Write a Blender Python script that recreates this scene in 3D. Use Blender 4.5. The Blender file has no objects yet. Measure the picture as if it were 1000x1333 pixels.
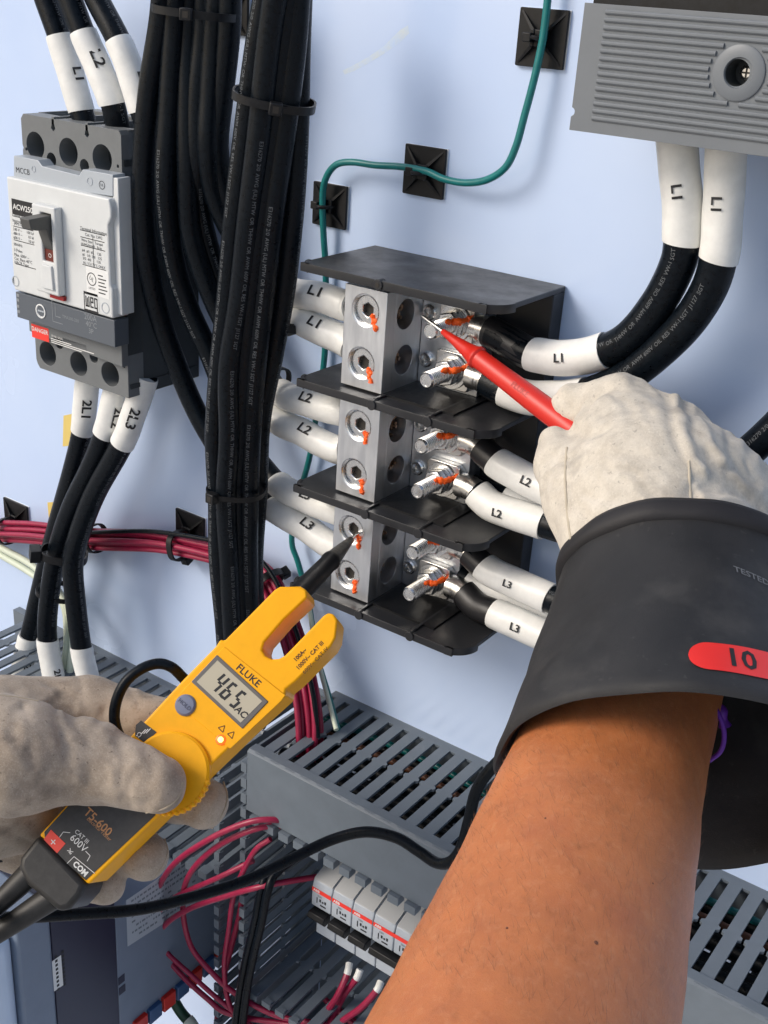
import bpy, bmesh, math, random
import numpy as np
from mathutils import Vector, Matrix
from mathutils.bvhtree import BVHTree
random.seed(7); RNG = np.random.RandomState(7)
sc = bpy.context.scene
COL = sc.collection
sc.unit_settings.system = 'METRIC'; sc.unit_settings.scale_length = 0.01   # 1 unit = 1 cm
# ------------------------------------------------------------------ camera
RC = np.array([[0.81073677, 0.58209145, 0.06225292], [0.28885282, -0.30527046, -0.90739958], [-0.50918556, 0.75364414, -0.41563275]])
FPX = 1518.74
CAM = np.array([36., -57., 28.])
cd = bpy.data.cameras.new('camera'); cam = bpy.data.objects.new('camera', cd); COL.objects.link(cam)
cam.matrix_world = Matrix([[RC[0][i], -RC[1][i], -RC[2][i], CAM[i]] for i in range(3)] + [[0, 0, 0, 1]])
cd.sensor_width = 36; cd.sensor_fit = 'AUTO'; cd.lens = FPX / 1333 * 36
cd.clip_start = 1; cd.clip_end = 20000
sc.camera = cam
# ------------------------------------------------------------------ light
SUN_DIR = Vector((-0.50, -0.66, 0.56)).normalized()          # towards the sun
w = bpy.data.worlds.new('World'); sc.world = w; w.use_nodes = True
nt = w.node_tree; bg = nt.nodes['Background']
sky = nt.nodes.new('ShaderNodeTexSky'); sky.sky_type = 'NISHITA'; sky.sun_disc = False
sky.sun_elevation = math.asin(SUN_DIR.z); sky.sun_rotation = math.atan2(SUN_DIR.x, SUN_DIR.y) % (2 * math.pi)
sky.air_density = 1.0; sky.dust_density = 2.5; sky.ozone_density = 1.0
nt.links.new(sky.outputs[0], bg.inputs[0]); bg.inputs[1].default_value = 0.125
sl = bpy.data.lights.new('sun', 'SUN'); sun = bpy.data.objects.new('sun', sl); COL.objects.link(sun)
sl.energy = 1.7; sl.angle = math.radians(24); sl.color = (1.0, 0.93, 0.84)
sun.rotation_euler = (-SUN_DIR).to_track_quat('-Z', 'Y').to_euler(); sun.location = SUN_DIR * 300
sc.view_settings.view_transform = 'Standard'; sc.view_settings.look = 'None'
sc.view_settings.exposure = 0.2; sc.view_settings.gamma = 1
# ------------------------------------------------------------------ geometry helpers
def ray(px, py): return RC.T @ np.array([(px - 500) / FPX, (py - 666.5) / FPX, 1.])
def at(px, py, Y):
    d = ray(px, py); return CAM + d * (Y - CAM[1]) / d[1]
def atx(px, py, X):
    d = ray(px, py); return CAM + d * (X - CAM[0]) / d[0]
def atz(px, py, Z):
    d = ray(px, py); return CAM + d * (Z - CAM[2]) / d[2]
def atd(px, py, dep): return CAM + ray(px, py) * dep
def nrm(v): v = np.asarray(v, float); return v / np.linalg.norm(v)
class Fr:
    """a plane in space: origin, right, up, outward"""
    def __init__(s, O, U, V, W): s.O, s.U, s.V, s.W = [np.asarray(a, float) for a in (O, U, V, W)]
    def P(s, u, v, w=0.): return s.O + u * s.U + v * s.V + w * s.W
    def uv(s, px, py, w=0.):
        d = ray(px, py); t = ((s.O + w * s.W - CAM) @ s.W) / (d @ s.W); q = CAM + d * t - s.O
        return (q @ s.U, q @ s.V)
    def poly(s, pts, w=0.): return [s.uv(x, y, w) for x, y in pts]
def FY(Y): return Fr((0, Y, 0), (1, 0, 0), (0, 0, 1), (0, -1, 0))
def catmull(pts, per=10):
    p = [np.asarray(a, float) for a in pts]; p = [2 * p[0] - p[1]] + p + [2 * p[-1] - p[-2]]; out = []
    for i in range(1, len(p) - 2):
        for k in range(per):
            t = k / per; a, b, c, d = p[i - 1], p[i], p[i + 1], p[i + 2]
            out.append(.5 * ((2 * b) + (c - a) * t + (2 * a - 5 * b + 4 * c - d) * t * t + (3 * b - a - 3 * c + d) * t ** 3))
    out.append(p[-2]); return np.array(out)
class Path:
    def __init__(s, pts, per=10, up=None):
        s.per = per; s.P = catmull(pts, per); P = s.P
        T = np.gradient(P, axis=0); s.T = T / np.linalg.norm(T, axis=1)[:, None]
        s.L = np.r_[0, np.cumsum(np.linalg.norm(np.diff(P, axis=0), axis=1))]
        n = np.cross(s.T[0], up if up is not None else (0.13, .3, 1.)); n /= np.linalg.norm(n); N = [n]
        for i in range(1, len(P)):
            n = N[-1] - s.T[i] * (N[-1] @ s.T[i]); N.append(n / np.linalg.norm(n))
        s.N = np.array(N); s.B = np.cross(s.T, s.N)
    def arc(s, idx): return np.interp(idx * s.per, np.arange(len(s.L)), s.L)
    def at(s, l):
        f = lambda A: np.array([np.interp(l, s.L, A[:, k]) for k in range(3)])
        return f(s.P), nrm(f(s.T)), nrm(f(s.N)), nrm(f(s.B))
    def face(s, l):
        p, t, n, b = s.at(l); c = CAM - p; c = c - t * (c @ t); return nrm(c)
class MB:
    def __init__(s): s.v = []; s.f = []
    def add(s, v, f):
        o = len(s.v); s.v += [tuple(float(c) for c in p) for p in v]; s.f += [tuple(i + o for i in q) for q in f]; return s
    def box(s, a, b, fr=None):
        (x0, y0, z0), (x1, y1, z1) = a, b
        x0, x1 = min(x0, x1), max(x0, x1); y0, y1 = min(y0, y1), max(y0, y1); z0, z1 = min(z0, z1), max(z0, z1)
        v = [(x, y, z) for z in (z0, z1) for y in (y0, y1) for x in (x0, x1)]
        f = [(0, 2, 3, 1), (4, 5, 7, 6), (0, 1, 5, 4), (2, 6, 7, 3), (0, 4, 6, 2), (1, 3, 7, 5)]
        if fr: v = [fr.P(*p) for p in v]
        return s.add(v, f)
    def prism(s, poly, w0, w1, fr, holes=(), taper=None):
        """polygon (with holes) in a plane frame, from offset w0 to offset w1"""
        bm = bmesh.new(); loops = []; edges = []
        for lp in [poly] + list(holes):
            vs = [bm.verts.new((p[0], p[1], 0)) for p in lp]; loops.append(vs)
            for i in range(len(vs)): edges.append(bm.edges.new((vs[i], vs[(i + 1) % len(vs)])))
        if holes: bmesh.ops.triangle_fill(bm, edges=edges, use_beauty=True)
        else: bm.faces.new(loops[0])
        bm.verts.index_update(); n = len(bm.verts); vv = [tuple(x.co[:2]) for x in bm.verts]; ff = []
        for f in bm.faces:
            q = [x.index for x in f.verts]; f.normal_update()
            ff.append(q if f.normal.z > 0 else q[::-1])
        v = [fr.P(a, b, w1) for a, b in vv] + [fr.P(a, b, w0) for a, b in vv]
        F = [tuple(q) for q in ff] + [tuple(i + n for i in q[::-1]) for q in ff]
        for k, lp in enumerate(loops):
            ids = [x.index for x in lp]; ar = sum(lp[i].co.x * lp[(i + 1) % len(lp)].co.y - lp[(i + 1) % len(lp)].co.x * lp[i].co.y for i in range(len(lp)))
            if (ar < 0) != (k > 0): ids = ids[::-1]
            for i in range(len(ids)):
                a, b = ids[i], ids[(i + 1) % len(ids)]; F.append((a, a + 0 if 0 else a + n, b + n, b)[::1])
        bm.free(); return s.add(v, F)
    def rings(s, R, cap0=True, cap1=True):
        m = len(R[0]); v = [p for r in R for p in r]; f = []
        for i in range(len(R) - 1):
            for j in range(m):
                a, b = i * m + j, i * m + (j + 1) % m; f.append((a, b, b + m, a + m))
        if cap0: f.append(tuple(range(m))[::-1])
        if cap1: f.append(tuple(range((len(R) - 1) * m, len(R) * m)))
        return s.add(v, f)
    def tube(s, path, r, n=14, l0=None, l1=None, step=None, cap=True, wob=None, slant=0.):
        l0 = 0 if l0 is None else l0; l1 = path.L[-1] if l1 is None else l1
        if step is None: ls = [l for l in path.L if l0 < l < l1]; ls = [l0] + ls + [l1]
        else: ls = np.linspace(l0, l1, max(2, int((l1 - l0) / step) + 1))
        R = []
        for k, l in enumerate(ls):
            p, t, a, b = path.at(l); rr = r(l, (l - l0) / (l1 - l0)) if callable(r) else r; ring = []
            for j in range(n):
                th = 2 * math.pi * j / n; q = rr * (1 + (wob(l, th) if wob else 0))
                sh = slant * math.cos(th + 1) * (1 if k in (0, 1, len(ls) - 2, len(ls) - 1) else 0)
                ring.append(p + q * (math.cos(th) * a + math.sin(th) * b) + t * sh)
            R.append(ring)
        return s.rings(R, cap, cap)
    def lathe(s, prof, O, ax, n=24, ref=None, cap=True):
        ax = nrm(ax); a = nrm(np.cross(ax, ref if ref is not None else ((0, 0, 1) if abs(ax[2]) < .9 else (1, 0, 0)))); b = np.cross(ax, a)
        R = [[np.asarray(O) + ax * h + r * (math.cos(2 * math.pi * j / n) * a + math.sin(2 * math.pi * j / n) * b) for j in range(n)] for r, h in prof]
        return s.rings(R, cap, cap)
    def cyl(s, p0, p1, r, n=18, r1=None):
        d = np.asarray(p1, float) - np.asarray(p0, float); L = np.linalg.norm(d)
        return s.lathe([(r, 0), (r if r1 is None else r1, L)], p0, d, n)
    def mesh(s, name, smooth=35):
        me = bpy.data.meshes.new(name); me.from_pydata(s.v, [], s.f); me.update()
        bm = bmesh.new(); bm.from_mesh(me); bmesh.ops.recalc_face_normals(bm, faces=bm.faces); bm.to_mesh(me); bm.free()
        if smooth:
            me.shade_smooth(); me.set_sharp_from_angle(angle=math.radians(smooth))
        return me
# ------------------------------------------------------------------ objects, parts, labels
def setp(o, label=None, cat=None, group=None, kind=None):
    if label: o['label'] = label
    if cat: o['category'] = cat
    if group: o['group'] = group
    if kind: o['kind'] = kind
    return o
def wm(o):
    m = o.matrix_basis.copy()
    return m if o.parent is None else wm(o.parent) @ o.matrix_parent_inverse @ m
def thing(name, label, cat, loc, group=None):
    o = bpy.data.objects.new(name, None); COL.objects.link(o); o.location = [float(c) for c in loc]; o.empty_display_size = .5
    return setp(o, label, cat, group)
def part(name, geo, m, parent, label=None, bevel=0, loc=None, smooth=35, seg=2):
    me = geo.mesh(name, smooth) if isinstance(geo, MB) else geo
    o = bpy.data.objects.new(name, me); COL.objects.link(o)
    if m is not None and not me.materials: me.materials.append(m)
    if loc is not None: o.location = [float(c) for c in loc]
    if parent is not None:
        o.parent = parent; o.matrix_parent_inverse = wm(parent).inverted()
    if bevel:
        md = o.modifiers.new('bevel', 'BEVEL'); md.width = bevel; md.segments = seg; md.limit_method = 'ANGLE'; md.angle_limit = math.radians(40); md.harden_normals = False
    if label: o['label'] = label
    return o
def single(name, geo, m, label, cat, group=None, **k): return setp(part(name, geo, m, None, **k), label, cat, group)
# ------------------------------------------------------------------ materials
MATS = {}
def mat(name, col, rough=.5, metal=0., coat=0., var=0., vscale=2., bump=0., bscale=20., spec=.5, col2=None, sss=0., sheen=0., emit=None, detail=4., stretch=None, rvar=0., grain=0., fuzz=None, dirt=None):
    if name in MATS: return MATS[name]
    m = bpy.data.materials.new(name); m.use_nodes = True; t = m.node_tree; b = t.nodes['Principled BSDF']; L = t.links.new
    b.inputs['Base Color'].default_value = (*col, 1); b.inputs['Roughness'].default_value = rough; b.inputs['Metallic'].default_value = metal
    b.inputs['Coat Weight'].default_value = coat; b.inputs['Coat Roughness'].default_value = .12; b.inputs['Specular IOR Level'].default_value = spec
    if sss: b.inputs['Subsurface Weight'].default_value = sss; b.inputs['Subsurface Radius'].default_value = (.8, .3, .15); b.inputs['Subsurface Scale'].default_value = .4
    if sheen: b.inputs['Sheen Weight'].default_value = sheen
    if emit: b.inputs['Emission Color'].default_value = (*emit[:3], 1); b.inputs['Emission Strength'].default_value = emit[3]
    co = t.nodes.new('ShaderNodeTexCoord').outputs['Object']
    if stretch:
        mp = t.nodes.new('ShaderNodeMapping'); mp.inputs['Scale'].default_value = stretch; L(co, mp.inputs[0]); co = mp.outputs[0]
    def noise(s, d=4.):
        n = t.nodes.new('ShaderNodeTexNoise'); n.inputs['Scale'].default_value = s; n.inputs['Detail'].default_value = d; n.inputs['Roughness'].default_value = .62; L(co, n.inputs['Vector']); return n.outputs['Fac']
    if var or rvar:
        nz = noise(vscale, detail)
    if var:
        c2 = col2 if col2 else tuple(c * (1 - var) for c in col); c1 = col if col2 else tuple(min(1, c * (1 + var * .6)) for c in col)
        r = t.nodes.new('ShaderNodeValToRGB'); r.color_ramp.elements[0].color = (*c2, 1); r.color_ramp.elements[1].color = (*c1, 1)
        r.color_ramp.elements[0].position = .32; r.color_ramp.elements[1].position = .66
        L(nz, r.inputs[0]); colout = r.outputs[0]
        def over(fac, c, lo, hi, k):
            nonlocal colout
            mr = t.nodes.new('ShaderNodeMapRange'); mr.inputs[1].default_value = lo; mr.inputs[2].default_value = hi; mr.inputs[3].default_value = 0; mr.inputs[4].default_value = k; L(fac, mr.inputs[0])
            mx = t.nodes.new('ShaderNodeMix'); mx.data_type = 'RGBA'; L(mr.outputs[0], mx.inputs[0]); L(colout, mx.inputs[6]); mx.inputs[7].default_value = (*c, 1); colout = mx.outputs[2]
        if fuzz: over(noise(fuzz[0], 8.), fuzz[1], .50, .68, fuzz[2]); over(noise(fuzz[0] * .62, 8.), tuple(c * .55 for c in col), .55, .72, fuzz[2])
        if dirt: over(noise(dirt[0], 6.), dirt[1], .54, .72, dirt[2]); over(noise(dirt[0] * 9, 3.), dirt[1], .66, .70, dirt[3] if len(dirt) > 3 else .7)
        L(colout, b.inputs['Base Color'])
    if rvar:
        mr = t.nodes.new('ShaderNodeMapRange'); mr.inputs[1].default_value = .3; mr.inputs[2].default_value = .7; mr.inputs[3].default_value = max(.03, rough - rvar); mr.inputs[4].default_value = min(1, rough + rvar)
        L(nz, mr.inputs[0]); L(mr.outputs[0], b.inputs['Roughness'])
    if bump:
        bp = t.nodes.new('ShaderNodeBump'); bp.inputs['Strength'].default_value = bump; bp.inputs['Distance'].default_value = .05
        L(noise(bscale, 5.), bp.inputs['Height']); L(bp.outputs[0], b.inputs['Normal'])
        if grain:
            b2 = t.nodes.new('ShaderNodeBump'); b2.inputs['Strength'].default_value = .55; b2.inputs['Distance'].default_value = .03
            L(noise(grain, 6.), b2.inputs['Height']); L(bp.outputs[0], b2.inputs['Normal']); L(b2.outputs[0], b.inputs['Normal'])
    MATS[name] = m; return m
M_panel = mat('panel_paint', (.58, .705, .935), .22, coat=.55, var=.05, vscale=.06, bump=.04, bscale=5, col2=(.53, .66, .91), rvar=.08)
M_ground = mat('concrete_ground', (.55, .53, .50), .9, var=.2, vscale=.02)
M_black = mat('black_plastic', (.009, .0095, .011), .42, spec=.3, var=.3, vscale=3, bump=.08, bscale=30, rvar=.08)
M_barrier = mat('barrier_plastic', (.022, .023, .026), .40, spec=.4, var=.12, vscale=.5, bump=.05, bscale=25, rvar=.12)
M_jacket = mat('cable_jacket', (.0035, .006, .0095), .33, var=.35, vscale=4, bump=.2, bscale=16, rvar=.10, spec=.17)
M_print = mat('cable_print', (.12, .13, .14), .8)
M_white = mat('shrink_sleeve', (.80, .80, .77), .42, var=.07, vscale=1.2, bump=.22, bscale=2.2, coat=.1)
M_shrink = mat('black_shrink', (.012, .012, .014), .42, bump=.15, bscale=6)
M_ink = mat('ink', (.012, .012, .014), .6)
M_alu = mat('aluminium', (.69, .715, .75), .42, metal=1., var=.08, vscale=3, bump=.06, bscale=60, rvar=.08, stretch=(1, 1, .15))
M_zinc = mat('zinc', (.76, .76, .75), .27, metal=1., var=.04, vscale=3, rvar=.05)
M_dkhole = mat('bore', (.05, .045, .04), .6, metal=.6)
M_copper = mat('copper_strand', (.40, .26, .17), .45, metal=.8, var=.4, vscale=6)
M_mark = mat('torque_paint', (1.0, .13, .01), .45, bump=.3, bscale=12)
M_tin = mat('tinned_lug', (.74, .73, .70), .30, metal=1., var=.05, vscale=1.5, rvar=.06)
M_duct = mat('duct_pvc', (.140, .168, .20), .45, var=.07, vscale=.8, bump=.05, bscale=20, rvar=.06)
M_gray = mat('grey_plastic', (.155, .165, .17), .5, var=.06, vscale=1, bump=.1, bscale=40)
M_dgray = mat('charcoal_plastic', (.035, .040, .042), .5, var=.1, vscale=1, bump=.1, bscale=40)
M_cover = mat('breaker_white', (.66, .68, .68), .4, var=.03, vscale=1, bump=.04, bscale=50)
M_band = mat('breaker_band', (.10, .115, .135), .4, bump=.05, bscale=40)
M_plate = mat('breaker_plate', (.42, .46, .50), .4)
M_red = mat('red_wire', (.32, .012, .055), .38, var=.15, vscale=2)
M_green = mat('green_wire', (.005, .17, .17), .35, var=.1, vscale=2)
M_pale = mat('pale_wire', (.62, .68, .55), .4)
M_capgray = mat('cover_grey', (.165, .182, .20), .42, var=.05, vscale=.6, bump=.06, bscale=30)
M_yel = mat('meter_yellow', (.95, .44, .0015), .42, var=.04, vscale=1.5, bump=.05, bscale=40, spec=.3)
M_meterblk = mat('meter_black', (.022, .021, .020), .5, var=.35, vscale=2.5, bump=.15, bscale=14)
M_meterface = mat('meter_faceplate', (.035, .033, .031), .45, var=.2, vscale=4)
M_lcd = mat('lcd', (.50, .45, .33), .25, coat=.6)
M_bezel = mat('lcd_bezel', (.14, .13, .12), .35)
M_button = mat('hold_button', (.17, .19, .27), .5)
M_led = mat('led_lit', (1, .5, .2), .3, emit=(1., .30, .05, 9.))
M_ledrim = mat('led_lens', (.8, .12, .02), .3, emit=(1., .10, .0, .9))
M_goldink = mat('gold_ink', (.55, .26, .10), .5)
M_whiteink = mat('white_ink', (.75, .75, .73), .6)
M_sticker = mat('white_sticker', (.78, .79, .78), .45)
M_redplastic = mat('red_plastic', (.62, .022, .012), .4, bump=.08, bscale=20)
M_redsticker = mat('red_sticker', (.85, .045, .03), .45)
M_leather = mat('leather_pale', (.66, .605, .515), .9, col2=(.50, .45, .375), var=.25, vscale=1.0, bump=.42, bscale=9, sheen=.2, detail=9, grain=26, fuzz=(12, (.74, .69, .60), .45), dirt=(.35, (.24, .215, .185), .7, .5))
M_leather2 = mat('leather_worn', (.50, .41, .32), .9, col2=(.29, .225, .165), var=.30, vscale=.45, bump=.35, bscale=10, sheen=.2, detail=10, grain=24, fuzz=(12, (.60, .51, .41), .5), dirt=(.5, (.15, .115, .085), .75))
M_seam = mat('seam_thread', (.52, .46, .36), .9, bump=.5, bscale=15)
M_rubber = mat('rubber_gauntlet', (.020, .020, .0215), .58, spec=.4, var=.3, vscale=.35, bump=.25, bscale=3, rvar=.1, grain=30, dirt=(.3, (.06, .058, .056), .5, .35))
M_rubrim = mat('rubber_trim', (.011, .010, .012), .65, bump=.3, bscale=5)
M_skin = mat('skin', (.54, .185, .064), .40, var=.12, vscale=.45, bump=.3, bscale=5, sss=.22, detail=8, col2=(.43, .145, .055), spec=.42, grain=22, fuzz=(3.2, (.58, .25, .115), .4), dirt=(.22, (.40, .115, .05), .6, .12))
M_purple = mat('purple_cord', (.12, .015, .33), .6)
M_navy = mat('drive_navy', (.006, .008, .035), .4)
M_drive = mat('drive_grey', (.18, .225, .30), .5, var=.05, vscale=.5)
M_drivel = mat('drive_light', (.55, .66, .82), .35)
M_breaker = mat('mcb_shell', (.42, .46, .51), .45, var=.04, vscale=2)
M_mcbgray = mat('mcb_top', (.36, .37, .38), .5)
M_tape = mat('yellow_tape', (.72, .55, .16), .6)
# ------------------------------------------------------------------ lettering
_tc = {}
def glyphs(s, size, bold=0., slant=0.):
    k = (s, size, bold, slant)
    if k not in _tc:
        c = bpy.data.curves.new('t', 'FONT'); c.body = s; c.size = size; c.align_x = 'CENTER'; c.align_y = 'CENTER'; c.resolution_u = 2; c.offset = bold; c.shear = slant
        c.fill_mode = 'FRONT'
        o = bpy.data.objects.new('t', c); COL.objects.link(o); bpy.context.view_layer.update()
        me = bpy.data.meshes.new_from_object(o); v = np.array([x.co[:2] for x in me.vertices]).reshape(-1, 2); f = [tuple(p.vertices) for p in me.polygons]
        bpy.data.objects.remove(o); bpy.data.curves.remove(c); bpy.data.meshes.remove(me)
        if len(v): v = v - np.array([(v[:, 0].max() + v[:, 0].min()) / 2, 0])
        _tc[k] = (v, f)
    return _tc[k]
def txt(mb, s, size, fr, u, v, w=.012, rot=0., bold=0., sx=1., left=False, slant=0.):
    g, f = glyphs(s, size, bold, slant)
    if not len(g): return mb
    if left: g = g - np.array([g[:, 0].min(), 0])
    c, d = math.cos(rot), math.sin(rot)
    return mb.add([fr.P(u + a * sx * c - b * d, v + a * sx * d + b * c, w) for a, b in g], f)
def txt_tube(mb, s, size, path, l0, r, dirn=1, dphi=0., bold=0., sx=1., across=False, off=.015):
    g, f = glyphs(s, size, bold); p0, t0, _, _ = path.at(l0); n0 = path.face(l0)
    out = []
    for a, b in g:
        a = a * sx
        al, ac = (b * -dirn, a) if across else (a * dirn, b)
        l = min(max(l0 + al, 0), path.L[-1]); p, t, _, _ = path.at(l)
        n = nrm(n0 - t * (n0 @ t)); y = np.cross(n, t) * dirn
        ph = dphi + ac / r; out.append(p + (r + off) * (math.cos(ph) * n + math.sin(ph) * y))
    return mb.add(out, f)
# ------------------------------------------------------------------ setting
part('back_panel', MB().box((-120, 0, -110), (120, 3, 110)), M_panel, None)['kind'] = 'structure'
part('ground', MB().add([(-9000, -9000, -130), (9000, -9000, -130), (9000, 9000, -130), (-9000, 9000, -130)], [(0, 1, 2, 3)]), M_ground, None)['kind'] = 'structure'
F0 = FY(0)
def circ(c, r, n=20, a0=0., sy=1.): return [(c[0] + r * math.cos(a0 + 2 * math.pi * k / n), c[1] + sy * r * math.sin(a0 + 2 * math.pi * k / n)) for k in range(n)]
def rrect(x0, y0, x1, y1, r, n=5):
    out = []
    for cx, cy, a in ((x1 - r, y1 - r, 0), (x0 + r, y1 - r, 90), (x0 + r, y0 + r, 180), (x1 - r, y0 + r, 270)):
        for k in range(n + 1): t = math.radians(a + 90 * k / n); out.append((cx + r * math.cos(t), cy + r * math.sin(t)))
    return out
# smear of old yellow paint marker on the panel
q = [F0.uv(x, y) for x, y in [(446, 92), (462, 84), (480, 74), (500, 60), (520, 40), (531, 33), (533, 43), (520, 56), (500, 70), (480, 82), (462, 92), (449, 97)]]
single('paint_smear', MB().prism(q, -.01, .004, F0), mat('smear', (.60, .68, .74), .3, var=.15, vscale=1.2, col2=(.52, .66, .90), coat=.4), 'faint yellow smear on the blue painted panel', 'smear', smooth=0)
for k, (pts, lab) in enumerate([([(83, 541), (97, 538), (95, 580), (82, 581)], 'yellow tape stub on the panel behind the cables leaving the circuit breaker'),
                                ([(62, 654), (74, 653), (70, 676), (64, 676)], 'small yellow tape stub just above the red wire bundle')]):
    single('tape_stub', MB().prism(F0.poly(pts), 0.001, .02, F0), M_tape, lab, 'tape', 'yellow tape stubs on the panel', smooth=0)
# ------------------------------------------------------------------ adhesive tie mounts
def mount(cx, cz, s, label, band=None):
    t = thing('cable_tie_mount', label, 'tie mount', (cx, 0, cz), 'adhesive cable tie mounts on the panel')
    f = Fr((cx, 0, cz), (1, 0, 0), (0, 0, 1), (0, -1, 0)); h = s / 2
    part('adhesive_pad', MB().box((-h * 1.0, -h * 1.0, .002), (h * 1.02, h, .09), f), M_sticker, t, smooth=0)
    part('base', MB().prism(rrect(-h, -h, h, h, .08, 3), .09, .26, f), M_black, t, bevel=.03)
    for a in (45, 135, 225, 315):
        b = MB()
        c, d = math.cos(math.radians(a)), math.sin(math.radians(a))
        g = Fr(f.P(0, 0, 0), f.U * c + f.V * d, -f.U * d + f.V * c, f.W)
        b.add([g.P(*p) for p in [(.42, -.09, .27), (h * 1.25, -.05, .27), (h * 1.25, .05, .27), (.42, .09, .27), (.42, -.09, .62), (.42, .09, .62)]], [(0, 3, 2, 1), (0, 1, 4), (3, 5, 2), (1, 2, 5, 4), (0, 4, 5, 3)])
        part('gusset', b, M_black, t, smooth=0)
    part('saddle', MB().box((-.46, -.42, .26), (-.22, .42, .68), f).box((.22, -.42, .26), (.46, .42, .68), f).box((-.46, -.42, .45), (.46, .42, .62), f), M_black, t, bevel=.05)
    if band:
        part('tie_band', MB().tube(Path([f.P(*p) for p in band], 6), .11, 8), M_black, t)
        part('tie_head', MB().box((band[0][0] - .22, band[0][1] - .2, .7), (band[0][0] + .28, band[0][1] + .25, 1.12), f), M_black, t, bevel=.05)
    return t
p = F0.uv(708, 50); mount(p[0], p[1], 2.8, 'black tie mount at the top of the panel, beside the ribbed grey cover', [(-.45, 0, .6), (-.1, .05, 1.05), (.3, 0, .95), (.45, 0, .5)])
p = F0.uv(555, 223); mount(p[0], p[1], 2.75, 'black tie mount between the bends of the green wire', [(-.5, 0, .6), (-.15, .0, 1.15), (.25, 0, 1.0), (.45, 0, .5)])
p = F0.uv(432, 267); mount(p[0], p[1], 2.55, 'black tie mount right beside the tall black cable bundle', [(-.55, 0, .55), (-.2, .0, 1.1), (.2, 0, 1.0), (.45, 0, .5)])
p = F0.uv(24, 674); mount(p[0], p[1], 3.1, 'black tie mount behind the red wires near the left picture edge')
p = F0.uv(250, 690); mount(p[0], p[1], 2.9, 'black tie mount behind the red wires, partly hidden by the black bundle')
p = F0.uv(316, 18); mount(p[0] - .6, p[1], 2.4, 'black tie mount between the two bundles at the top edge')
# ------------------------------------------------------------------ ribbed grey cover, top right
YC = -8.; f = FY(YC); xl, zb = f.uv(741, 169); x1 = xl + 17; zt = f.uv(757, 3)[1]
t = thing('ribbed_cover', 'grey ribbed plastic cover with one recessed screw at the upper right', 'cover', (xl + 8, -4, zb))
nt_ = [(xl, zb), (x1, zb), (x1, zt), (xl, zt), (xl, zb + .95)] + [(xl + .16 * math.sin(a), zb + .77 + .18 * math.cos(a)) for a in np.linspace(.2, 2.9, 6)] + [(xl, zb + .55)]
sx, sz = f.uv(962, 95)
part('cover_plate', MB().prism(nt_, -.5, 0, f, holes=[circ((sx - .08, sz), .52, 24)[::-1]]), M_capgray, t, bevel=.06)
part('side_wall', MB().box((xl + .1, YC + .5, zb + .2), (xl + .4, -1, zt - .1)).box((xl + .1, YC + .5, zb + .2), (x1 - .1, YC + 1.6, zb + .4)), M_capgray, t)
part('housing', MB().box((xl + .5, -6.0, zb + .45), (x1 - .5, -.01, zt + 6)), M_dgray, t)
part('back_ledge', MB().box((xl + .3, YC + .2, zt), (x1, -1, zt + .9)), M_black, t)
zz = np.linspace(f.uv(768, 153)[1], f.uv(786, 15)[1], 15); rib0 = xl + 1.05
for k, z in enumerate(zz):
    x0 = rib0; segs = [(x0, x1 - .5)]
    dz = abs(z - sz)
    if dz < 1.2: hw = math.sqrt(1.2 ** 2 - dz * dz) + .06; segs = [(x0, sx - hw), (sx + hw, x1 - .5)]
    mb = MB()
    for a, b in segs: mb.tube(Path([(a, YC - .015, z), (a + .01, YC - .015, z), (b - .01, YC - .015, z), (b, YC - .015, z)], 1), .105, 10)
    part('rib', mb, M_capgray, t)
part('screw_boss', MB().lathe([(.56, 0), (.60, .1), (1.02, .1), (1.08, .06), (1.08, 0)], (sx, YC, sz), (0, -1, 0), 32, cap=False), M_capgray, t)
part('recess', MB().lathe([(.53, 0), (.50, 1.0), (.0, 1.0)], (sx, YC, sz), (0, 1, 0), 24, cap=False), M_dgray, t)
s_ = part('screw', MB().lathe([(.0, .32), (.18, .32), (.30, .22), (.32, 0)], (sx + .08, YC + .95, sz), (0, -1, 0), 20, cap=False), M_zinc, t)
part('cross_slot', MB().box((sx - .12, YC + .62, sz - .035), (sx + .28, YC + .66, sz + .035)).box((sx + .045, YC + .615, sz - .2), (sx + .115, YC + .655, sz + .2)), M_dkhole, s_)
# ------------------------------------------------------------------ moulded case circuit breaker
XL, XR, ZB, ZT = -28.1, -18.9, 1.8, 18.7
t = thing('circuit_breaker', 'grey and white three pole circuit breaker with its toggle up', 'circuit breaker', ((XL + XR) / 2, 0, ZB))
part('rear_case', MB().box((XL, -5.3, ZB), (XR, 0, ZT - .35)), M_dgray, t, bevel=.06)
f = FY(-6.6); xc = [f.uv(*p)[0] for p in [(46, 189), (89, 197), (133, 206)]]
top_h = [circ((x, f.uv(89, 197)[1] - .05), .86, 26)[::-1] for x in xc]
def key(x, z, r, n=14): return circ((x, z), r, n)[::-1]
sm = [key(*f.uv(67, 208), .45), key(*f.uv(110, 216), .42), key(XL + .35, f.uv(29, 193)[1], .11, 8), key(XR - .35, f.uv(151, 216)[1], .11, 8)]
sm += [[(x - .1, z + .5), (x + .1, z + .5), (x + .12, z + .05), (x + .2, z - .2), (x, z - .38), (x - .2, z - .2), (x - .12, z + .05)][::1][::-1] for x, z in (f.uv(69, 163), f.uv(113, 171))]
out_t = [(XL, 14.4), (XR, 14.4), (XR, ZT - .25), (XR - .2, ZT), (XL + .25, ZT), (XL, ZT - .3), (XL, 16.8), (XL + .08, 16.6), (XL, 16.4)]
tp = part('top_shroud', MB().prism(out_t, -1.4, 0, f, holes=top_h + sm), M_gray, t, bevel=.03)
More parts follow.
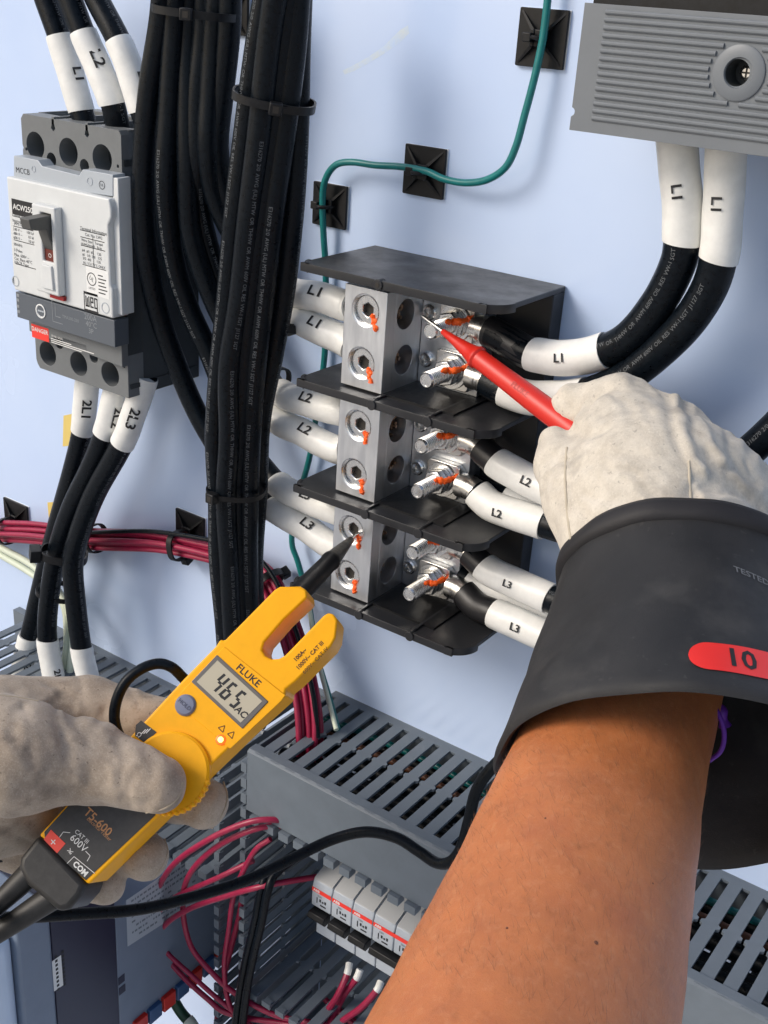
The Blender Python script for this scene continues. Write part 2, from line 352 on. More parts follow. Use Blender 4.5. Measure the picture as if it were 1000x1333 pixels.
part('bright_screw', MB().lathe([(.0, .25), (.3, .2), (.34, 0)], (*[f.uv(68, 208)[0]], -5.35, f.uv(68, 208)[1]), (0, -1, 0), 16, cap=False), M_zinc, tp)
bh = [circ((x, 3.05), .84, 26)[::-1] for x in xc] + [key(*f.uv(77, 447), .4), key(*f.uv(122, 465), .4), key(XL + .35, 4.1, .1, 8), key(XR - .35, 3.9, .1, 8)]
out_b = [(XL, 2.4), (XL + .1, 2.1), (XL + .35, ZB), (XR, ZB), (XR, 4.7), (XL, 4.7)]
part('bottom_shroud', MB().prism(out_b, -1.4, 0, f, holes=bh), M_gray, t, bevel=.03)
part('middle_case', MB().box((XL, -6.55, 4.7), (XR, -5.3, 14.4)), M_dgray, t)
for x in (XL + .1, XL + 2.9, XL + 5.9, XR - .35): part('top_rib', MB().box((x, -5.25, ZT - .4), (x + .25, -1.35, ZT + .02)), M_gray, t)
fin = MB()
fin.box((XL + .1, -1.3, ZT - .4), (XR - .1, -.3, ZT + .0)).box((XL + .1, -5.9, ZT - .4), (XR - .1, -5.3, ZT - .02))
part('top_frame', fin, M_gray, t)
for z, h_ in ((13.1, .12), (11.6, .12), (16.6, .4), (2.4, .3)): part('side_rib', MB().box((XR - .05, -6.45, z), (XR + .07, -.3, z + h_)), M_dgray, t)
g = FY(-8.0); fp = FY(-7.6)
cz1, cz0 = 14.9, 7.5
part('front_cover', MB().prism([(-28.15, cz0), (-18.6, cz0), (-18.6, 9.4), (-18.75, 9.6), (-18.75, 13.3), (-18.45, 13.8), (-18.45, 14.3), (-18.6, cz1), (-28.15, cz1)], -1.4, 0, g), M_cover, t, bevel=.12, seg=3)
part('cover_side', MB().box((-18.75, -7.55, 7.7), (-18.25, -6.5, 16.1)), M_cover, t, bevel=.05)
pl = fp.poly([(18, 202.5), (49, 208.5), (55, 216.5), (103, 228.5), (107.5, 220.5), (147, 227.5), (147, 256), (18, 236)]); pl = [(min(x, -18.45), z) for x, z in pl]
tpl = part('type_plate', MB().prism(pl, -1.0, 0, fp), M_plate, t, bevel=.04)
tx = MB(); txt(tx, 'MCCB', .50, fp, *fp.uv(30, 223), rot=0)
ux, uz = fp.uv(133, 241); tx.lathe([(.26, 0), (.22, 0)], fp.P(ux, uz, .013), (0, -1, 0), 20, cap=False); txt(tx, 'UL', .22, fp, ux, uz)
part('lettering', tx, M_ink, tpl, smooth=0)
part('plate_screw', MB().lathe([(.26, 0), (.26, .03), (.2, .03), (.17, -.1), (0, -.1)], fp.P(*fp.uv(117, 236)), (0, -1, 0), 18, cap=False), M_plate, tpl)
part('plate_screw', MB().lathe([(.2, 0), (.2, .03), (.15, .03), (.13, -.1), (0, -.1)], fp.P(*fp.uv(44, 220)), (0, -1, 0), 18, cap=False), M_plate, tpl)
# toggle and its bezel
bz = g.poly([(48, 262), (84, 268), (88, 383), (61, 377), (57, 330)]); x0, z1 = bz[0]; x1_, z0 = bz[2]
bzx0, bzx1, bzz0, bzz1 = x0 + .25, x1_ - .1, z0 - .1, z1
slot = [(bzx0 + .75, bzz0 + 2.1), (bzx0 + 1.75, bzz0 + 2.1), (bzx0 + 1.75, bzz1 - .45), (bzx0 + .75, bzz1 - .45)]
part('toggle_bezel', MB().prism([(bzx0, bzz0), (bzx1, bzz0), (bzx1, bzz1), (bzx0, bzz1)], 0, .62, g, holes=[slot[::-1]]), M_cover, t, bevel=.1, seg=3)
part('toggle_slope', MB().prism([(bzx0 + .65, bzz0 + .35), (bzx0 + 1.8, bzz0 + .35), (bzx0 + 1.7, bzz0 + 1.9), (bzx0 + .8, bzz0 + 1.9)], .55, .78, g), M_cover, t, bevel=.06)
part('toggle_slot', MB().box((slot[0][0] - .02, slot[0][1] - .02, .02), (slot[1][0] + .02, slot[2][1], .10), g), M_dgray, t)
part('off_flag', MB().box((slot[0][0], slot[0][1], .1), (slot[1][0] - .1, slot[0][1] + .75, .42), g), mat('flag_red', (.13, .018, .010), .5), t)
txo = MB(); txt(txo, 'O', .4, g, (slot[0][0] + slot[1][0]) / 2, slot[0][1] + .36, .43)
part('lettering', txo, M_whiteink, t, smooth=0)
xm = (slot[0][0] + slot[1][0]) / 2; tz = slot[2][1]
arc_ = [(tz - 2.6, .05), (tz - 2.2, .5), (tz - 1.4, .8), (tz - .9, .95), (tz - .9, 1.6), (tz - .8, 2.1), (tz - .15, 2.25), (tz - .05, .1)]
gs = Fr((xm - .46, -8, 0), (0, 0, 1), (0, -1, 0), (1, 0, 0))
part('toggle', MB().prism([(a, b) for a, b in arc_], 0, .92, gs), mat('toggle_grey', (.085, .085, .08), .5), t, bevel=.06)
part('trip_button', MB().prism(g.poly([(69, 380.5), (87, 386), (87, 391.5), (69, 386)]), .02, .25, g), mat('trip_red', (.33, .012, .012), .4), t)
# printed matter on the white face
def L(mb, px, py, s, size, bold=0.): x, z = g.uv(px, py); txt(mb, s, size, g, x, z, left=True, bold=bold)
tx = MB()
rows = [(16.2, 274.5, 'Industrial', 0.29), (16.4, 279.5, 'Circuit Breaker', 0.29), (16.8, 286.5, 'Interrupting Capacity', 0.27), (18.5, 290.5, '(RMS Sym. Amps)', 0.26), (17.5, 298, '240 V ~      100 kA', 0.27), (17.8, 303.5, '480 V ~        65 kA', 0.27), (18, 309, '600 V ~        10 kA', 0.27), (18.3, 317.5, '50/60Hz', 0.26), (18.7, 325, '3 Poles', 0.29), (19, 331, 'Max. 600V ~', 0.29), (19.2, 336, 'Cat. Base 40\u00b0C', 0.29), (19.4, 341, 'HACR Type', 0.29)]
for r in rows: L(tx, *r)
def rule(mb, a, b, w=.045):
    p, q = g.uv(*a), g.uv(*b); z = p[1]; mb.box((p[0], z - w / 2, .004), (q[0], z + w / 2, .012), g)
for a, b in [((16.5, 280.8), (46, 286)), ((17.3, 294), (47, 299)), ((18.2, 312), (47, 318)), ((20, 343), (49, 351))]: rule(tx, a, b)
R_ = [(104.5, 296.5, 'Terminal Information', 0.28), (111, 305, 'Cat. No. LW2', 0.27), (106, 312, 'Wire Size   Torque', 0.25), (106, 317, '(AWG/kcmil)   lb-in', 0.23), (107, 325.5, '#4  #3  #2    120', 0.25), (107.5, 331, '#1  1/0  2/0   135', 0.25), (108, 336, '3/0  4/0       150', 0.25), (108.5, 341.5, 'AL / CU 75\u00b0C ONLY', 0.23)]
for r in R_: L(tx, *r)
for a, b in [((104.5, 299), (136.5, 305)), ((105.5, 319), (137, 325)), ((107.5, 344), (138, 351)), ((105, 308), (136, 313))]: rule(tx, a, b)
x, z = g.uv(121.5, 329); tx.box((x, z - .95, .004), (x + .04, z + .95, .012), g)
part('lettering', tx, M_ink, t, smooth=0)
x, z = g.uv(15, 258); x2, z2 = g.uv(46, 270)
nb = part('name_block', MB().box((x, z - 1.0, .002), (x + 2.6, z, .008), g), M_ink, t, smooth=0)
tn = MB(); txt(tn, 'ACW250W', .50, g, x + .1, z - .5, .014, left=True, bold=.008); part('lettering', tn, M_whiteink, nb, smooth=0)
x, z = g.uv(112, 346); st = part('approval_sticker', MB().box((x, z - 1.75, .003), (x + 2.05, z, .012), g), M_sticker, t, smooth=0)
tn = MB(); txt(tn, 'UL', .36, g, x + .5, z - .75, .02, rot=-.5); tn.lathe([(.42, 0), (.36, 0)], g.P(x + .5, z - .75, .02), (0, -1, 0), 24, cap=False)
txt(tn, 'LISTED', .2, g, x + .5, z - 1.35, .02)
for k in range(6): tn.box((x + 1.1, z - .35 - k * .22, .013), (x + 1.5 + RNG.rand() * .4, z - .42 - k * .22, .02), g)
part('lettering', tn, M_ink, st, smooth=0)
x, z = g.uv(109, 378.5); lg = MB().box((x, z - 1.28, .003), (x + 1.3, z, .012), g)
part('logo_frame', lg, M_ink, t, smooth=0); part('logo_ground', MB().box((x + .09, z - 1.12, .012), (x + 1.4, z - .16, .016), g), M_cover, t, smooth=0)
tn = MB(); m = .075
def bar(a, b, c, d): tn.box((x + a, z - 1.06 + b, .017), (x + c, z - 1.06 + d, .024), g)
bar(.16, .1, .25, .8); bar(.3, .1, .39, .7); bar(.44, .1, .53, .8); bar(.16, .1, .53, .2)
bar(.6, .1, .69, .8); bar(.6, .1, .9, .2); bar(.6, .7, .9, .8); bar(.81, .42, .9, .8); bar(.6, .42, .9, .52)
bar(.97, .1, 1.06, .8); bar(.97, .7, 1.28, .8); bar(1.19, -.05, 1.28, .8); bar(.97, .1, 1.28, .2)
part('logo', tn, M_ink, t, smooth=0)
for px, py in ((20.5, 366), (137.5, 401)):
    x, z = g.uv(px, py); s_ = part('cover_screw', MB().lathe([(.36, 0), (.36, .012), (.3, .012), (.27, -.12), (0, -.06)], g.P(x, z, .01), (0, -1, 0), 20, cap=False), M_plate, t)
# rating band
gb = FY(-7.9); bd = gb.poly([(17, 378.5), (144, 414.5), (145.5, 452), (20, 412)]); zb0, zb1 = bd[3][1], bd[0][1]
rb = part('rating_band', MB().box((-28.15, zb0, -1.2), (-18.6, min(zb1, cz0 - .02), 0), gb), M_band, t, bevel=.04)
tn = MB()
for px, py, s, z_ in ((118, 414, '200A', .54), (119, 423, '40\u00b0C', .5), (119, 431.5, '3P', .46), (92, 415, 'TMA200-250', .3)):
    txt(tn, s, z_, gb, *gb.uv(px, py))
x, z = gb.uv(68, 401); tn.box((x, z - .9, .01), (x + .04, z + .9, .014), gb); tn.box((x, z - .9, .01), (x + 1.0, z - .86, .014), gb); tn.box((x + .3, z - .5, .01), (x + .34, z + .3, .014), gb); tn.box((x + .34, z - .5, .01), (x + .8, z - .46, .014), gb)
for px, py in ((22, 384), (22, 390), (22, 398), (23, 405)): x, z = gb.uv(px, py); tn.box((x, z - .1, .01), (x + .25, z + .1, .014), gb)
part('lettering', tn, mat('band_ink', (.26, .28, .30), .6), rb, smooth=0)
x, z = gb.uv(53.5, 405); ds = part('adjust_dial', MB().lathe([(.48, 0), (.48, .04), (.40, .05), (.36, -.02), (0, -.02)], gb.P(x, z, .01), (0, -1, 0), 24, cap=False), M_sticker, rb)
part('dial_slot', MB().box((x - .3, z - .05, -.005), (x + .3, z + .05, .02), gb), M_plate, ds)
gl = FY(-7.1)
lw = part('lower_lip', MB().prism([(XL + .1, 4.5), (-25.6, 4.4), (-25.5, 4.75), (-22.3, 4.75), (-22.2, 4.35), (-21.9, 4.2), (XR + .02, 4.05), (XR + .02, 5.6), (XL + .1, 5.6)], -.55, 0, gl), M_gray, t, bevel=.04)
x, z = gl.uv(41, 421); dl = part('danger_label', MB().box((x, z - .95, .003), (x + 1.75, z, .012), gl), M_redsticker, t, smooth=0)
tn = MB(); txt(tn, 'DANGER', .42, gl, x + .87, z - .33, .02, bold=.006); part('lettering', tn, M_whiteink, dl, smooth=0)
tn = MB(); txt(tn, 'WARNING', .24, gl, x + 2.0, z - .42, .008, left=True)
for k, (a, b) in enumerate(((1.95, 4.0), (1.95, 6.2), (1.95, 5.0))): tn.box((x + a, z - .58 - k * .13, .006), (x + b, z - .64 - k * .13, .012), gl)
part('lettering', tn, M_whiteink, t, smooth=0)
# ------------------------------------------------------------------ slotted wire ducts
PIT = 1.26
def finger_mesh(L0, L1, lip=True, w=.76, tip=.0):
    b = .38; n = (L0 + L1) * .5 - .25; h = w / 2
    poly = [(-h, -L0), (-h, -n + .22), (-h - .18, -n + .1), (-h - .18, -n - .1), (-h, -n - .22), (-h, -L1), (h, -L1), (h, -n - .22), (h + .18, -n - .1), (h + .18, -n + .1), (h, -n + .22), (h, -L0)]
    fr = Fr((0, 0, 0), (1, 0, 0), (0, 1, 0), (0, 0, 1))
    m = MB().prism(poly, -.2, 0, fr)
    if lip: m.box((-h, -L1 - .18, -.35), (h, -L1, .12)).box((-h + .08, -L1 + .0, .0), (h - .08, -L1 + .3, .13))
    me = m.mesh('finger', 30); me.materials.append(M_duct); return me
FM = finger_mesh(.7, 9.15); FM2 = finger_mesh(.7, 9.3)
def duct(label, loc, group='slotted grey wire ducts'): return thing('wire_duct', label, 'wire duct', loc, group)
ZD = -18.5
D1 = duct('upper horizontal grey wire duct with its smooth lid snapped on', (10, 0, ZD - 5))
x0 = -3.87 - PIT / 2 - .15
xs = [x0 - .0 + k * PIT for k in range(0, 34)]
for x in xs:
    part('finger', FM, None, D1, loc=(x, 0, ZD))
part('top_strip', MB().box((-5.6, -.7, ZD - .2), (38, 0, ZD)), M_duct, D1, smooth=0)
part('base', MB().box((-5.6, -.15, ZD - 4.8), (38, -.0, ZD - .2)), M_duct, D1, smooth=0)
part('lid', MB().prism([(-9.45, ZD - 4.75), (-9.45, ZD + .0), (-9.25, ZD + .14), (-8.55, ZD + .14), (-8.55, ZD + .02), (-9.2, ZD + .02), (-9.3, ZD - .05), (-9.3, ZD - 4.75)], -5.62, 38, Fr((0, 0, 0), (0, 1, 0), (0, 0, 1), (1, 0, 0))), M_duct, D1, bevel=.03, smooth=25)
nub = MB().box((-.4, -9.75, -.62), (.4, -9.05, -.02)).box((-.4, -9.05, -.35), (.4, -.3, -.15)).mesh('nub', 30); nub.materials.append(M_duct)
for x in xs[:30]: part('lower_finger', nub, None, D1, loc=(x, 0, ZD - 4.78))
part('end_wall', MB().box((-5.62, -8.9, ZD - .9), (-5.45, -.1, ZD - .02)), M_duct, D1, smooth=0)
sn = MB().box((-.42, -6.6, -.2), (.42, -1, 0)).box((-.42, -6.9, -.55), (.42, -6.5, .05)).mesh('short', 30); sn.materials.append(M_duct)
for x in (.15, 1.25, 3.6, 4.7, 5.8): part('short_finger', sn, None, D1, loc=(x, 0, -25.4))
ZD2 = -25.0
D2 = duct('open grey wire duct along the left end of the panel', (-20, 0, ZD2 - 6))
for k in range(24): part('finger', FM, None, D2, loc=(-9.4 - k * PIT, 0, ZD2))
part('base', MB().box((-41, -.7, ZD2 - 6), (-8.6, 0, ZD2)), M_duct, D2, smooth=0)
for k in range(24): part('lower_finger', nub, None, D2, loc=(-9.4 - k * PIT, 0, ZD2 - 5.6))
D3 = duct('upright grey wire duct without a lid beside the miniature breakers', (-7, 0, -50))
XV1, XV0 = -5.75, -8.35
def vfinger(z, x, me):
    o = part('finger', me, None, D3, loc=(x, 0, z)); o.rotation_euler = (0, math.pi / 2, 0); o.matrix_parent_inverse = wm(D3).inverted(); return o
for k in range(28): vfinger(-19.9 - k * PIT * 1.0, XV1, FM2)
for k in range(28): vfinger(-19.9 - k * PIT * 1.0, XV0 + .2, FM2)
part('base', MB().box((XV0, -.7, -56), (XV1, 0, -18.9)), M_duct, D3, smooth=0)
D4 = duct('lower horizontal grey wire duct under the miniature breakers, red wires in it', (5, 0, -46))
ZD4 = -39.6
for k in range(22): part('finger', FM2, None, D4, loc=(-4.7 + k * PIT, 0, ZD4))
part('top_strip', MB().box((-5.5, -.7, ZD4 - .2), (24, 0, ZD4)), M_duct, D4, smooth=0)
part('base', MB().box((-5.5, -.2, ZD4 - 8), (24, 0, ZD4 - .2)), M_duct, D4, smooth=0)
part('bottom_wall', MB().box((-5.5, -9.3, ZD4 - 8.2), (24, 0, ZD4 - 8)), M_duct, D4, smooth=0)
# ------------------------------------------------------------------ miniature circuit breakers
MW = 1.75; XM = -1.66
prof = [(0, -26.2), (-4.4, -26.2), (-4.4, -27.9), (-6.85, -28.75), (-7.0, -29.35), (-7.0, -30.9), (-6.3, -31.1), (-6.3, -34.0), (-4.6, -34.0), (-4.6, -35.0), (0, -35.0)]
def mcb(x0, n, label, toggle_label=None):
    t = thing('miniature_breaker', label, 'breaker', (x0 + MW * n / 2, 0, -35), 'row of white miniature breakers')
    fx = Fr((0, 0, 0), (0, 1, 0), (0, 0, 1), (1, 0, 0)); fy = FY(-7.0)
    for k in range(n):
        a = x0 + k * MW + .03; b = x0 + (k + 1) * MW - .03
        part('shell', MB().prism(prof, a, b, fx), M_breaker, t, bevel=.07)
        part('top_cap', MB().prism([(-4.45, -27.85), (-6.86, -28.68), (-6.80, -28.60), (-4.45, -27.76)], a + .05, b - .05, fx), M_mcbgray, t)
        part('terminal_hole', MB().cyl(((a + b) / 2, -4.3, -27.1), ((a + b) / 2, -4.42, -27.1), .38, 16), M_dkhole, t)
    a = x0 + .05; b = x0 + n * MW - .05
    rs = part('red_stripe', MB().box((a, -29.62, 0.005), (b, -29.28, .02), fy), M_redsticker, t, smooth=0)
    tn = MB(); txt(tn, 'ABB', .3, fy, a + .4, -29.45, .03, bold=.008); part('lettering', tn, M_whiteink, rs, smooth=0)
    tn = MB()
    for k in range(n):
        c = x0 + k * MW
        txt(tn, 'S201', .2, fy, c + .75, -29.85, .012); tn.box((c + .48, -30.0, .008), (c + .56, -30.5, .014), fy)
        for j in range(3): tn.box((c + .72 + j * .22, -30.05 - .1 * (j % 2), .008), (c + .86 + j * .22, -30.3, .014), fy)
        tn.box((c + .8, -30.5, .008), (c + 1.3, -30.62, .014), fy)
    part('marking', tn, M_ink, t, smooth=0)
    g2 = Fr((0, -6.3, 0), (0, 0, 1), (0, -1, 0), (1, 0, 0))
    part('cradle', MB().box((a + .1, -31.95, 0), (b - .1, -31.15, .55), FY(-6.3)), M_breaker, t, bevel=.1)
    part('toggle', MB().prism([(-31.75, .3), (-31.85, 1.05), (-31.45, 1.35), (-31.05, 1.2), (-31.1, .3)], a + .12, b - .12, g2), M_black, t, bevel=.06)
    return t
mcb(XM, 1, 'leftmost white single pole breaker in the row below the duct')
mcb(XM + MW, 1, 'white single pole breaker, second from the left in the row')
mcb(XM + 2 * MW, 1, 'white single pole breaker between its twin and the wide breaker')
mcb(XM + 3 * MW, 2, 'wide two pole white breaker with one long black toggle beside the forearm')
part('din_rail', MB().box((-5, -1.0, -32.3), (22, -.1, -28.8)), M_zinc, None, smooth=0)
setp(bpy.data.objects['din_rail'], 'zinc mounting rail behind the white miniature breakers', 'rail')
# ------------------------------------------------------------------ variable speed drive, bottom left
XD = -12.0; fx = Fr((XD, 0, 0), (0, 1, 0), (0, 0, 1), (1, 0, 0))
def dv(px, py): q = atx(px, py, XD); return (q[1], q[2])
t = thing('motor_drive', 'blue grey motor drive with a navy side panel at the lower left', 'motor drive', (XD - 6, 0, -60))
yf = dv(65, 1200)[0]; ym = dv(150, 1200)[0]; ztop = -31.5
zbot = dv(212, 1303)[1]
part('rear_housing', MB().box((XD - 14, ym, zbot), (XD, -.3, ztop)), M_drive, t, bevel=.1)
part('navy_panel', MB().box((XD - 13.9, yf + .02, -62), (XD + .02, ym, -27.2)), M_navy, t, bevel=.05)
part('front_shell', MB().box((XD - 14.2, yf - 2.6, -62), (XD + .1, yf, -26.8)), M_drive, t, bevel=.25, seg=3)
part('front_window', MB().box((XD - 14.0, yf - 4.6, -39), (XD - .2, yf - 2.5, -27.5)), M_drivel, t, bevel=.9, seg=4)
part('front_flap', MB().box((XD - 14.0, yf - 4.4, -60), (XD - .2, yf - 2.5, -39.2)), M_drivel, t, bevel=.3, seg=3)
sp = [dv(*p) for p in [(66, 1252), (79, 1243), (82, 1282), (69, 1291)]]; st = part('small_sticker', MB().prism(sp, .03, .045, fx), M_sticker, t, smooth=0)
tn = MB(); c = np.mean(sp, axis=0)
for k in range(3):
    for j in range(9): tn.add([fx.P(c[0] + (k - 1) * .55 + a, c[1] + 1.5 - j * .36 + b, .05) for a, b in ((-.1, -.12), (.1, -.12), (.1, .1), (-.1, .1))], [(0, 1, 2, 3)])
part('lettering', tn, M_ink, st, smooth=0)
sp = [dv(*p) for p in [(164, 1172), (262, 1105), (262, 1170), (166, 1232)]]; st = part('data_plate', MB().prism(sp, .01, .03, fx), mat('plate_pale', (.42, .47, .53), .5), t, smooth=0)
tn = MB(); A, B_, C_, D_ = [np.array(p) for p in sp]
for r in range(8):
    u = .06
    while u < .92:
        wd = .012 + RNG.rand() * .04; v0 = .07 + r * .112; v1 = v0 + .042
        q = lambda a, b: fx.P(*((A * (1 - a) + B_ * a) * (1 - b) + (D_ * (1 - a) + C_ * a) * b), .035)
        if r < 3 or RNG.rand() < .6: tn.add([q(u, v0), q(u + wd, v0), q(u + wd, v1), q(u, v1)], [(0, 1, 2, 3)])
        u += wd + .014
part('lettering', tn, mat('faded_ink', (.17, .20, .24), .7), st, smooth=0)
for px, py in ((158, 1275), (159, 1288)):
    y, z = dv(px, py); part('vent', MB().box((y - .3, z - .35, .01), (y + .3, z + .35, .03), fx), M_navy, t, smooth=0)
for k in range(9):
    y = -2.2 - k * 1.45
    o = part('terminal', MB().box((y - .62, zbot - .9, -1.0), (y + .62, zbot + .5, .35), fx), M_redplastic if k % 2 == 0 else mat('term_blue', (.03, .09, .22), .5), t, bevel=.08)
# ------------------------------------------------------------------ terminal block
t = thing('terminal_block', 'black and bare metal three pole terminal block with shelf barriers, in the middle', 'terminal block', (2, 0, -6.5))
TB = t
BX0, BX1, BY = -4.45, 8.35, -7.1
part('base', MB().box((1.0, -1.3, -6.6), (BX1 - .02, -.02, 13.2)), M_barrier, t, bevel=.05)
part('base_screw', MB().lathe([(.42, 0), (.42, .25), (0, .3)], (7.4, -1.3, 0.9), (0, -1, 0), 16, cap=False), M_zinc, t)
def shelf_poly():
    r1, r0 = 1.5, .9; p = [(BX0, -.05)]
    p += [(BX0 + r0 - r0 * math.cos(a), BY + r0 - r0 * math.sin(a)) for a in np.linspace(0, math.pi / 2, 7)]
    p += [(BX1 - r1 + r1 * math.sin(a), BY + r1 - r1 * math.cos(a)) for a in np.linspace(0, math.pi / 2, 8)]
    return p + [(BX1, -.05)]
fz = Fr((0, 0, 0), (1, 0, 0), (0, 1, 0), (0, 0, 1))
TOPS = [13.5, 6.82, .2, -6.45]
for k, z in enumerate(TOPS):
    o = part('barrier', MB().prism(shelf_poly(), z - .3, z, fz), M_barrier, t, bevel=.05)
    sp = shelf_poly()[1:-1]; P = Path([(x, y, z - .22) for x, y in sp], 2)
    lip = MB()
    R = []
    for i in range(len(P.P)):
        p, tt = P.P[i], P.T[i]; n = nrm(np.cross(tt, (0, 0, 1))); u = np.array([0, 0, 1.])
        R.append([p + n * a + u * b for a, b in ((.09, -.22), (.11, .0), (.09, .25), (-.12, .25), (-.12, -.22))])
    lip.rings(R); part('front_lip', lip, M_barrier, o, bevel=.03)
    for x in ((1.05, 4.75) if k else (1.0,)):
        part('lip_lug', MB().cyl((x, BY - .2, z - .2), (x, BY + .3, z - .2), .3, 16), M_barrier, o, bevel=.03)
        if k: part('ridge', MB().box((x - .1, BY + .1, z - .02), (x + .1, -1.3, z + .13)), M_barrier, o, bevel=.04)
    if k == 0: part('lug_hole', MB().cyl((1.0, BY - .22, z - .2), (1.0, BY - .19, z - .2), .13, 12), M_dkhole, o)
ZS = [11.43, 4.72, -1.93]
def stud_bolt(mb, x, z, y0, y1, r=.47):
    pr = []; n = int((y0 - y1 - .1) / .075)
    for i in range(n): h = i * .155; pr += [(r, h), (r, h + .05), (r - .075, h + .085), (r - .075, h + .115)]
    H = y0 - y1; pr = [(a, b) for a, b in pr if b < H - .12] + [(r - .02, H - .1), (r - .1, H), (r - .16, H), (r - .17, H - .03), (0, H - .02)]
    return mb.lathe(pr, (x, y0, z), (0, -1, 0), 24, cap=False)
def blob(mb, pts, rad):
    return mb.tube(Path(pts, 4), lambda l, u: rad * (.85 + .16 * math.sin(17 * u + pts[0][2] * 5) + .12 * math.sin(41 * u + pts[0][0] * 7)) * (1 if .02 < u < .98 else .35), 8)
for k in range(3):
    zs = ZS[k]; base = TOPS[k + 1]
    zt_, zb_ = (zs + 1.25, base + .12)
    fxx = Fr((.95, 0, 0), (0, 1, 0), (0, 0, 1), (1, 0, 0)); fyy = FY(-6.2)
    # the tall block: front plate with two screw holes, side plate with two cable ports
    sc_ = [(-.45 - .07 * k, zs), (-.55 - .07 * k, zs - 3.02)]
    # outer shell built as plates butted together, open bores
    blk = part('wire_block', MB().prism([(-1.9, zb_), (.95, zb_), (.95, zt_), (-1.9, zt_)], -.9, 0, fyy, holes=[circ(c, .92, 28)[::-1] for c in sc_]), M_alu, t, bevel=.03)
    ports = [(-4.3, zs - .25), (-4.2, zs - 2.9)]
    part('port_side', MB().prism([(-5.3, zb_), (-1.3, zb_), (-1.3, zt_), (-5.3, zt_)], -1.1, -.001, fxx, holes=[circ(c, .86, 28)[::-1] for c in ports]), M_alu, blk, bevel=.02)
    part('block_core', MB().box((-1.9, -5.3, zb_), (-.15, -1.3, zt_)), M_alu, blk)
    st_ = MB()
    for c in ports:
        for j in range(22):
            a = RNG.rand() * 6.28; r = .75 * math.sqrt(RNG.rand()); st_.cyl((-.15, c[0] + r * math.cos(a), c[1] + r * math.sin(a)), (.12 + .3 * RNG.rand(), c[0] + r * math.cos(a) * .97, c[1] + r * math.sin(a) * .97), .11, 6)
    o = part('copper_strands', st_, M_copper, blk); o['kind'] = 'stuff'
    part('gap_shadow_slab', MB().box((-1.7, -6.0, base - .02), (5.6, -1.35, base + .125)), M_black, t)  # solid black slab standing in for the shade under the wire block
    for c in sc_:
        rg = []
        for j in range(6): h = .02 + j * .11; rg += [(.92 - .0, -h), (.83, -h - .04), (.83, -h - .07)]
        part('thread', MB().lathe(rg, (c[0], -6.2, c[1]), (0, -1, 0), 28, cap=False), M_zinc, blk)
        hexp = [(.40 * (1 if j % 2 else .86) * math.cos(j * math.pi / 6), .40 * (1 if j % 2 else .86) * math.sin(j * math.pi / 6)) for j in range(12)]
        hexp = [(c[0] + a, c[1] + b) for a, b in hexp]
        s_ = part('set_screw', MB().prism(circ(c, .82, 28), -.55, -.22, fyy, holes=[hexp[::-1]]), M_zinc, blk, bevel=.05)
        part('hex_socket', MB().box((c[0] - .5, c[1] - .5, -.9), (c[0] + .5, c[1] + .5, -.5), fyy), M_dkhole, blk)
        m_ = MB(); a = -.95
        j1, j2, j3 = RNG.rand(3) - .5; q = [(c[0] + .30 + .2 * j1, -5.97, c[1] - .25 + .2 * j2), (c[0] + .46, -6.0, c[1] - .48), (c[0] + .60 + .1 * j3, -6.12, c[1] - .66), (c[0] + .68 + .2 * j2, -6.205, c[1] - .84), (c[0] + .70 + .3 * j1, -6.21, c[1] - 1.0 - .25 * j3)]
        blob(m_, q, .17); blob(m_, [(c[0] + .35, -5.96, c[1] - .5 + .2 * j3), (c[0] + .55, -6.05, c[1] - .45), (c[0] + .72 + .15 * j2, -6.2, c[1] - .5 + .2 * j1)], .14)
        part('torque_mark', m_, M_mark, blk)
    # the stud plate to the right of it
    part('stud_plate', MB().box((.97, -2.65, zb_), (5.0, -1.35, zt_)), M_alu, t, bevel=.03)
    for dz in (-.3, -3.05):
        part('plate_screw', MB().lathe([(.46, 0), (.46, .16), (.38, .22), (.30, .22), (.22, .02), (0, .02)], (1.5, -2.65, zs + dz), (0, -1, 0), 24, cap=False), M_zinc, t)
        z = zs + dz + (-.1 if k == 0 else .0) - .02; x = 3.5
        part('stud', stud_bolt(MB(), x, z, -2.7, -5.72), M_zinc, t)
        part('washer', MB().lathe([(.5, 0), (1.02, 0), (1.05, .05), (1.02, .14), (.5, .14)], (x, -3.12, z), (0, -1, 0), 32, cap=False), M_zinc, t)
        part('washer', MB().lathe([(.5, 0), (.80, 0), (.82, .08), (.80, .18), (.5, .18)], (x, -3.27, z), (0, -1, 0), 28, cap=False), M_zinc, t)
        hx = [(x + .78 * math.cos(a), z + .78 * math.sin(a)) for a in np.arange(6) * math.pi / 3 + .3]
        part('nut', MB().prism(hx, 0, .52, FY(-3.46), holes=[circ((x, z), .45, 20)[::-1]]), M_zinc, t, bevel=.07)
        jt = lambda s_: s_ * (RNG.rand() - .5)
        m_ = MB(); blob(m_, [(x + .30, -4.55 - jt(.3), z + .36), (x + .36, -4.12, z + .36), (x + .60, -4.08, z + .38 + jt(.1)), (x + .80, -3.9, z + .40), (x + .90, -3.5, z + .43 + jt(.1)), (x + 1.05, -3.30, z + .48), (x + 1.3 + jt(.3), -3.15, z + .56 + jt(.1))], .19)
        blob(m_, [(x + .40, -4.10, z + .22 + jt(.1)), (x + .6, -4.1, z + .3), (x + .84, -3.85, z + .27 + jt(.12))], .17)
        part('torque_mark', m_, M_mark, t)
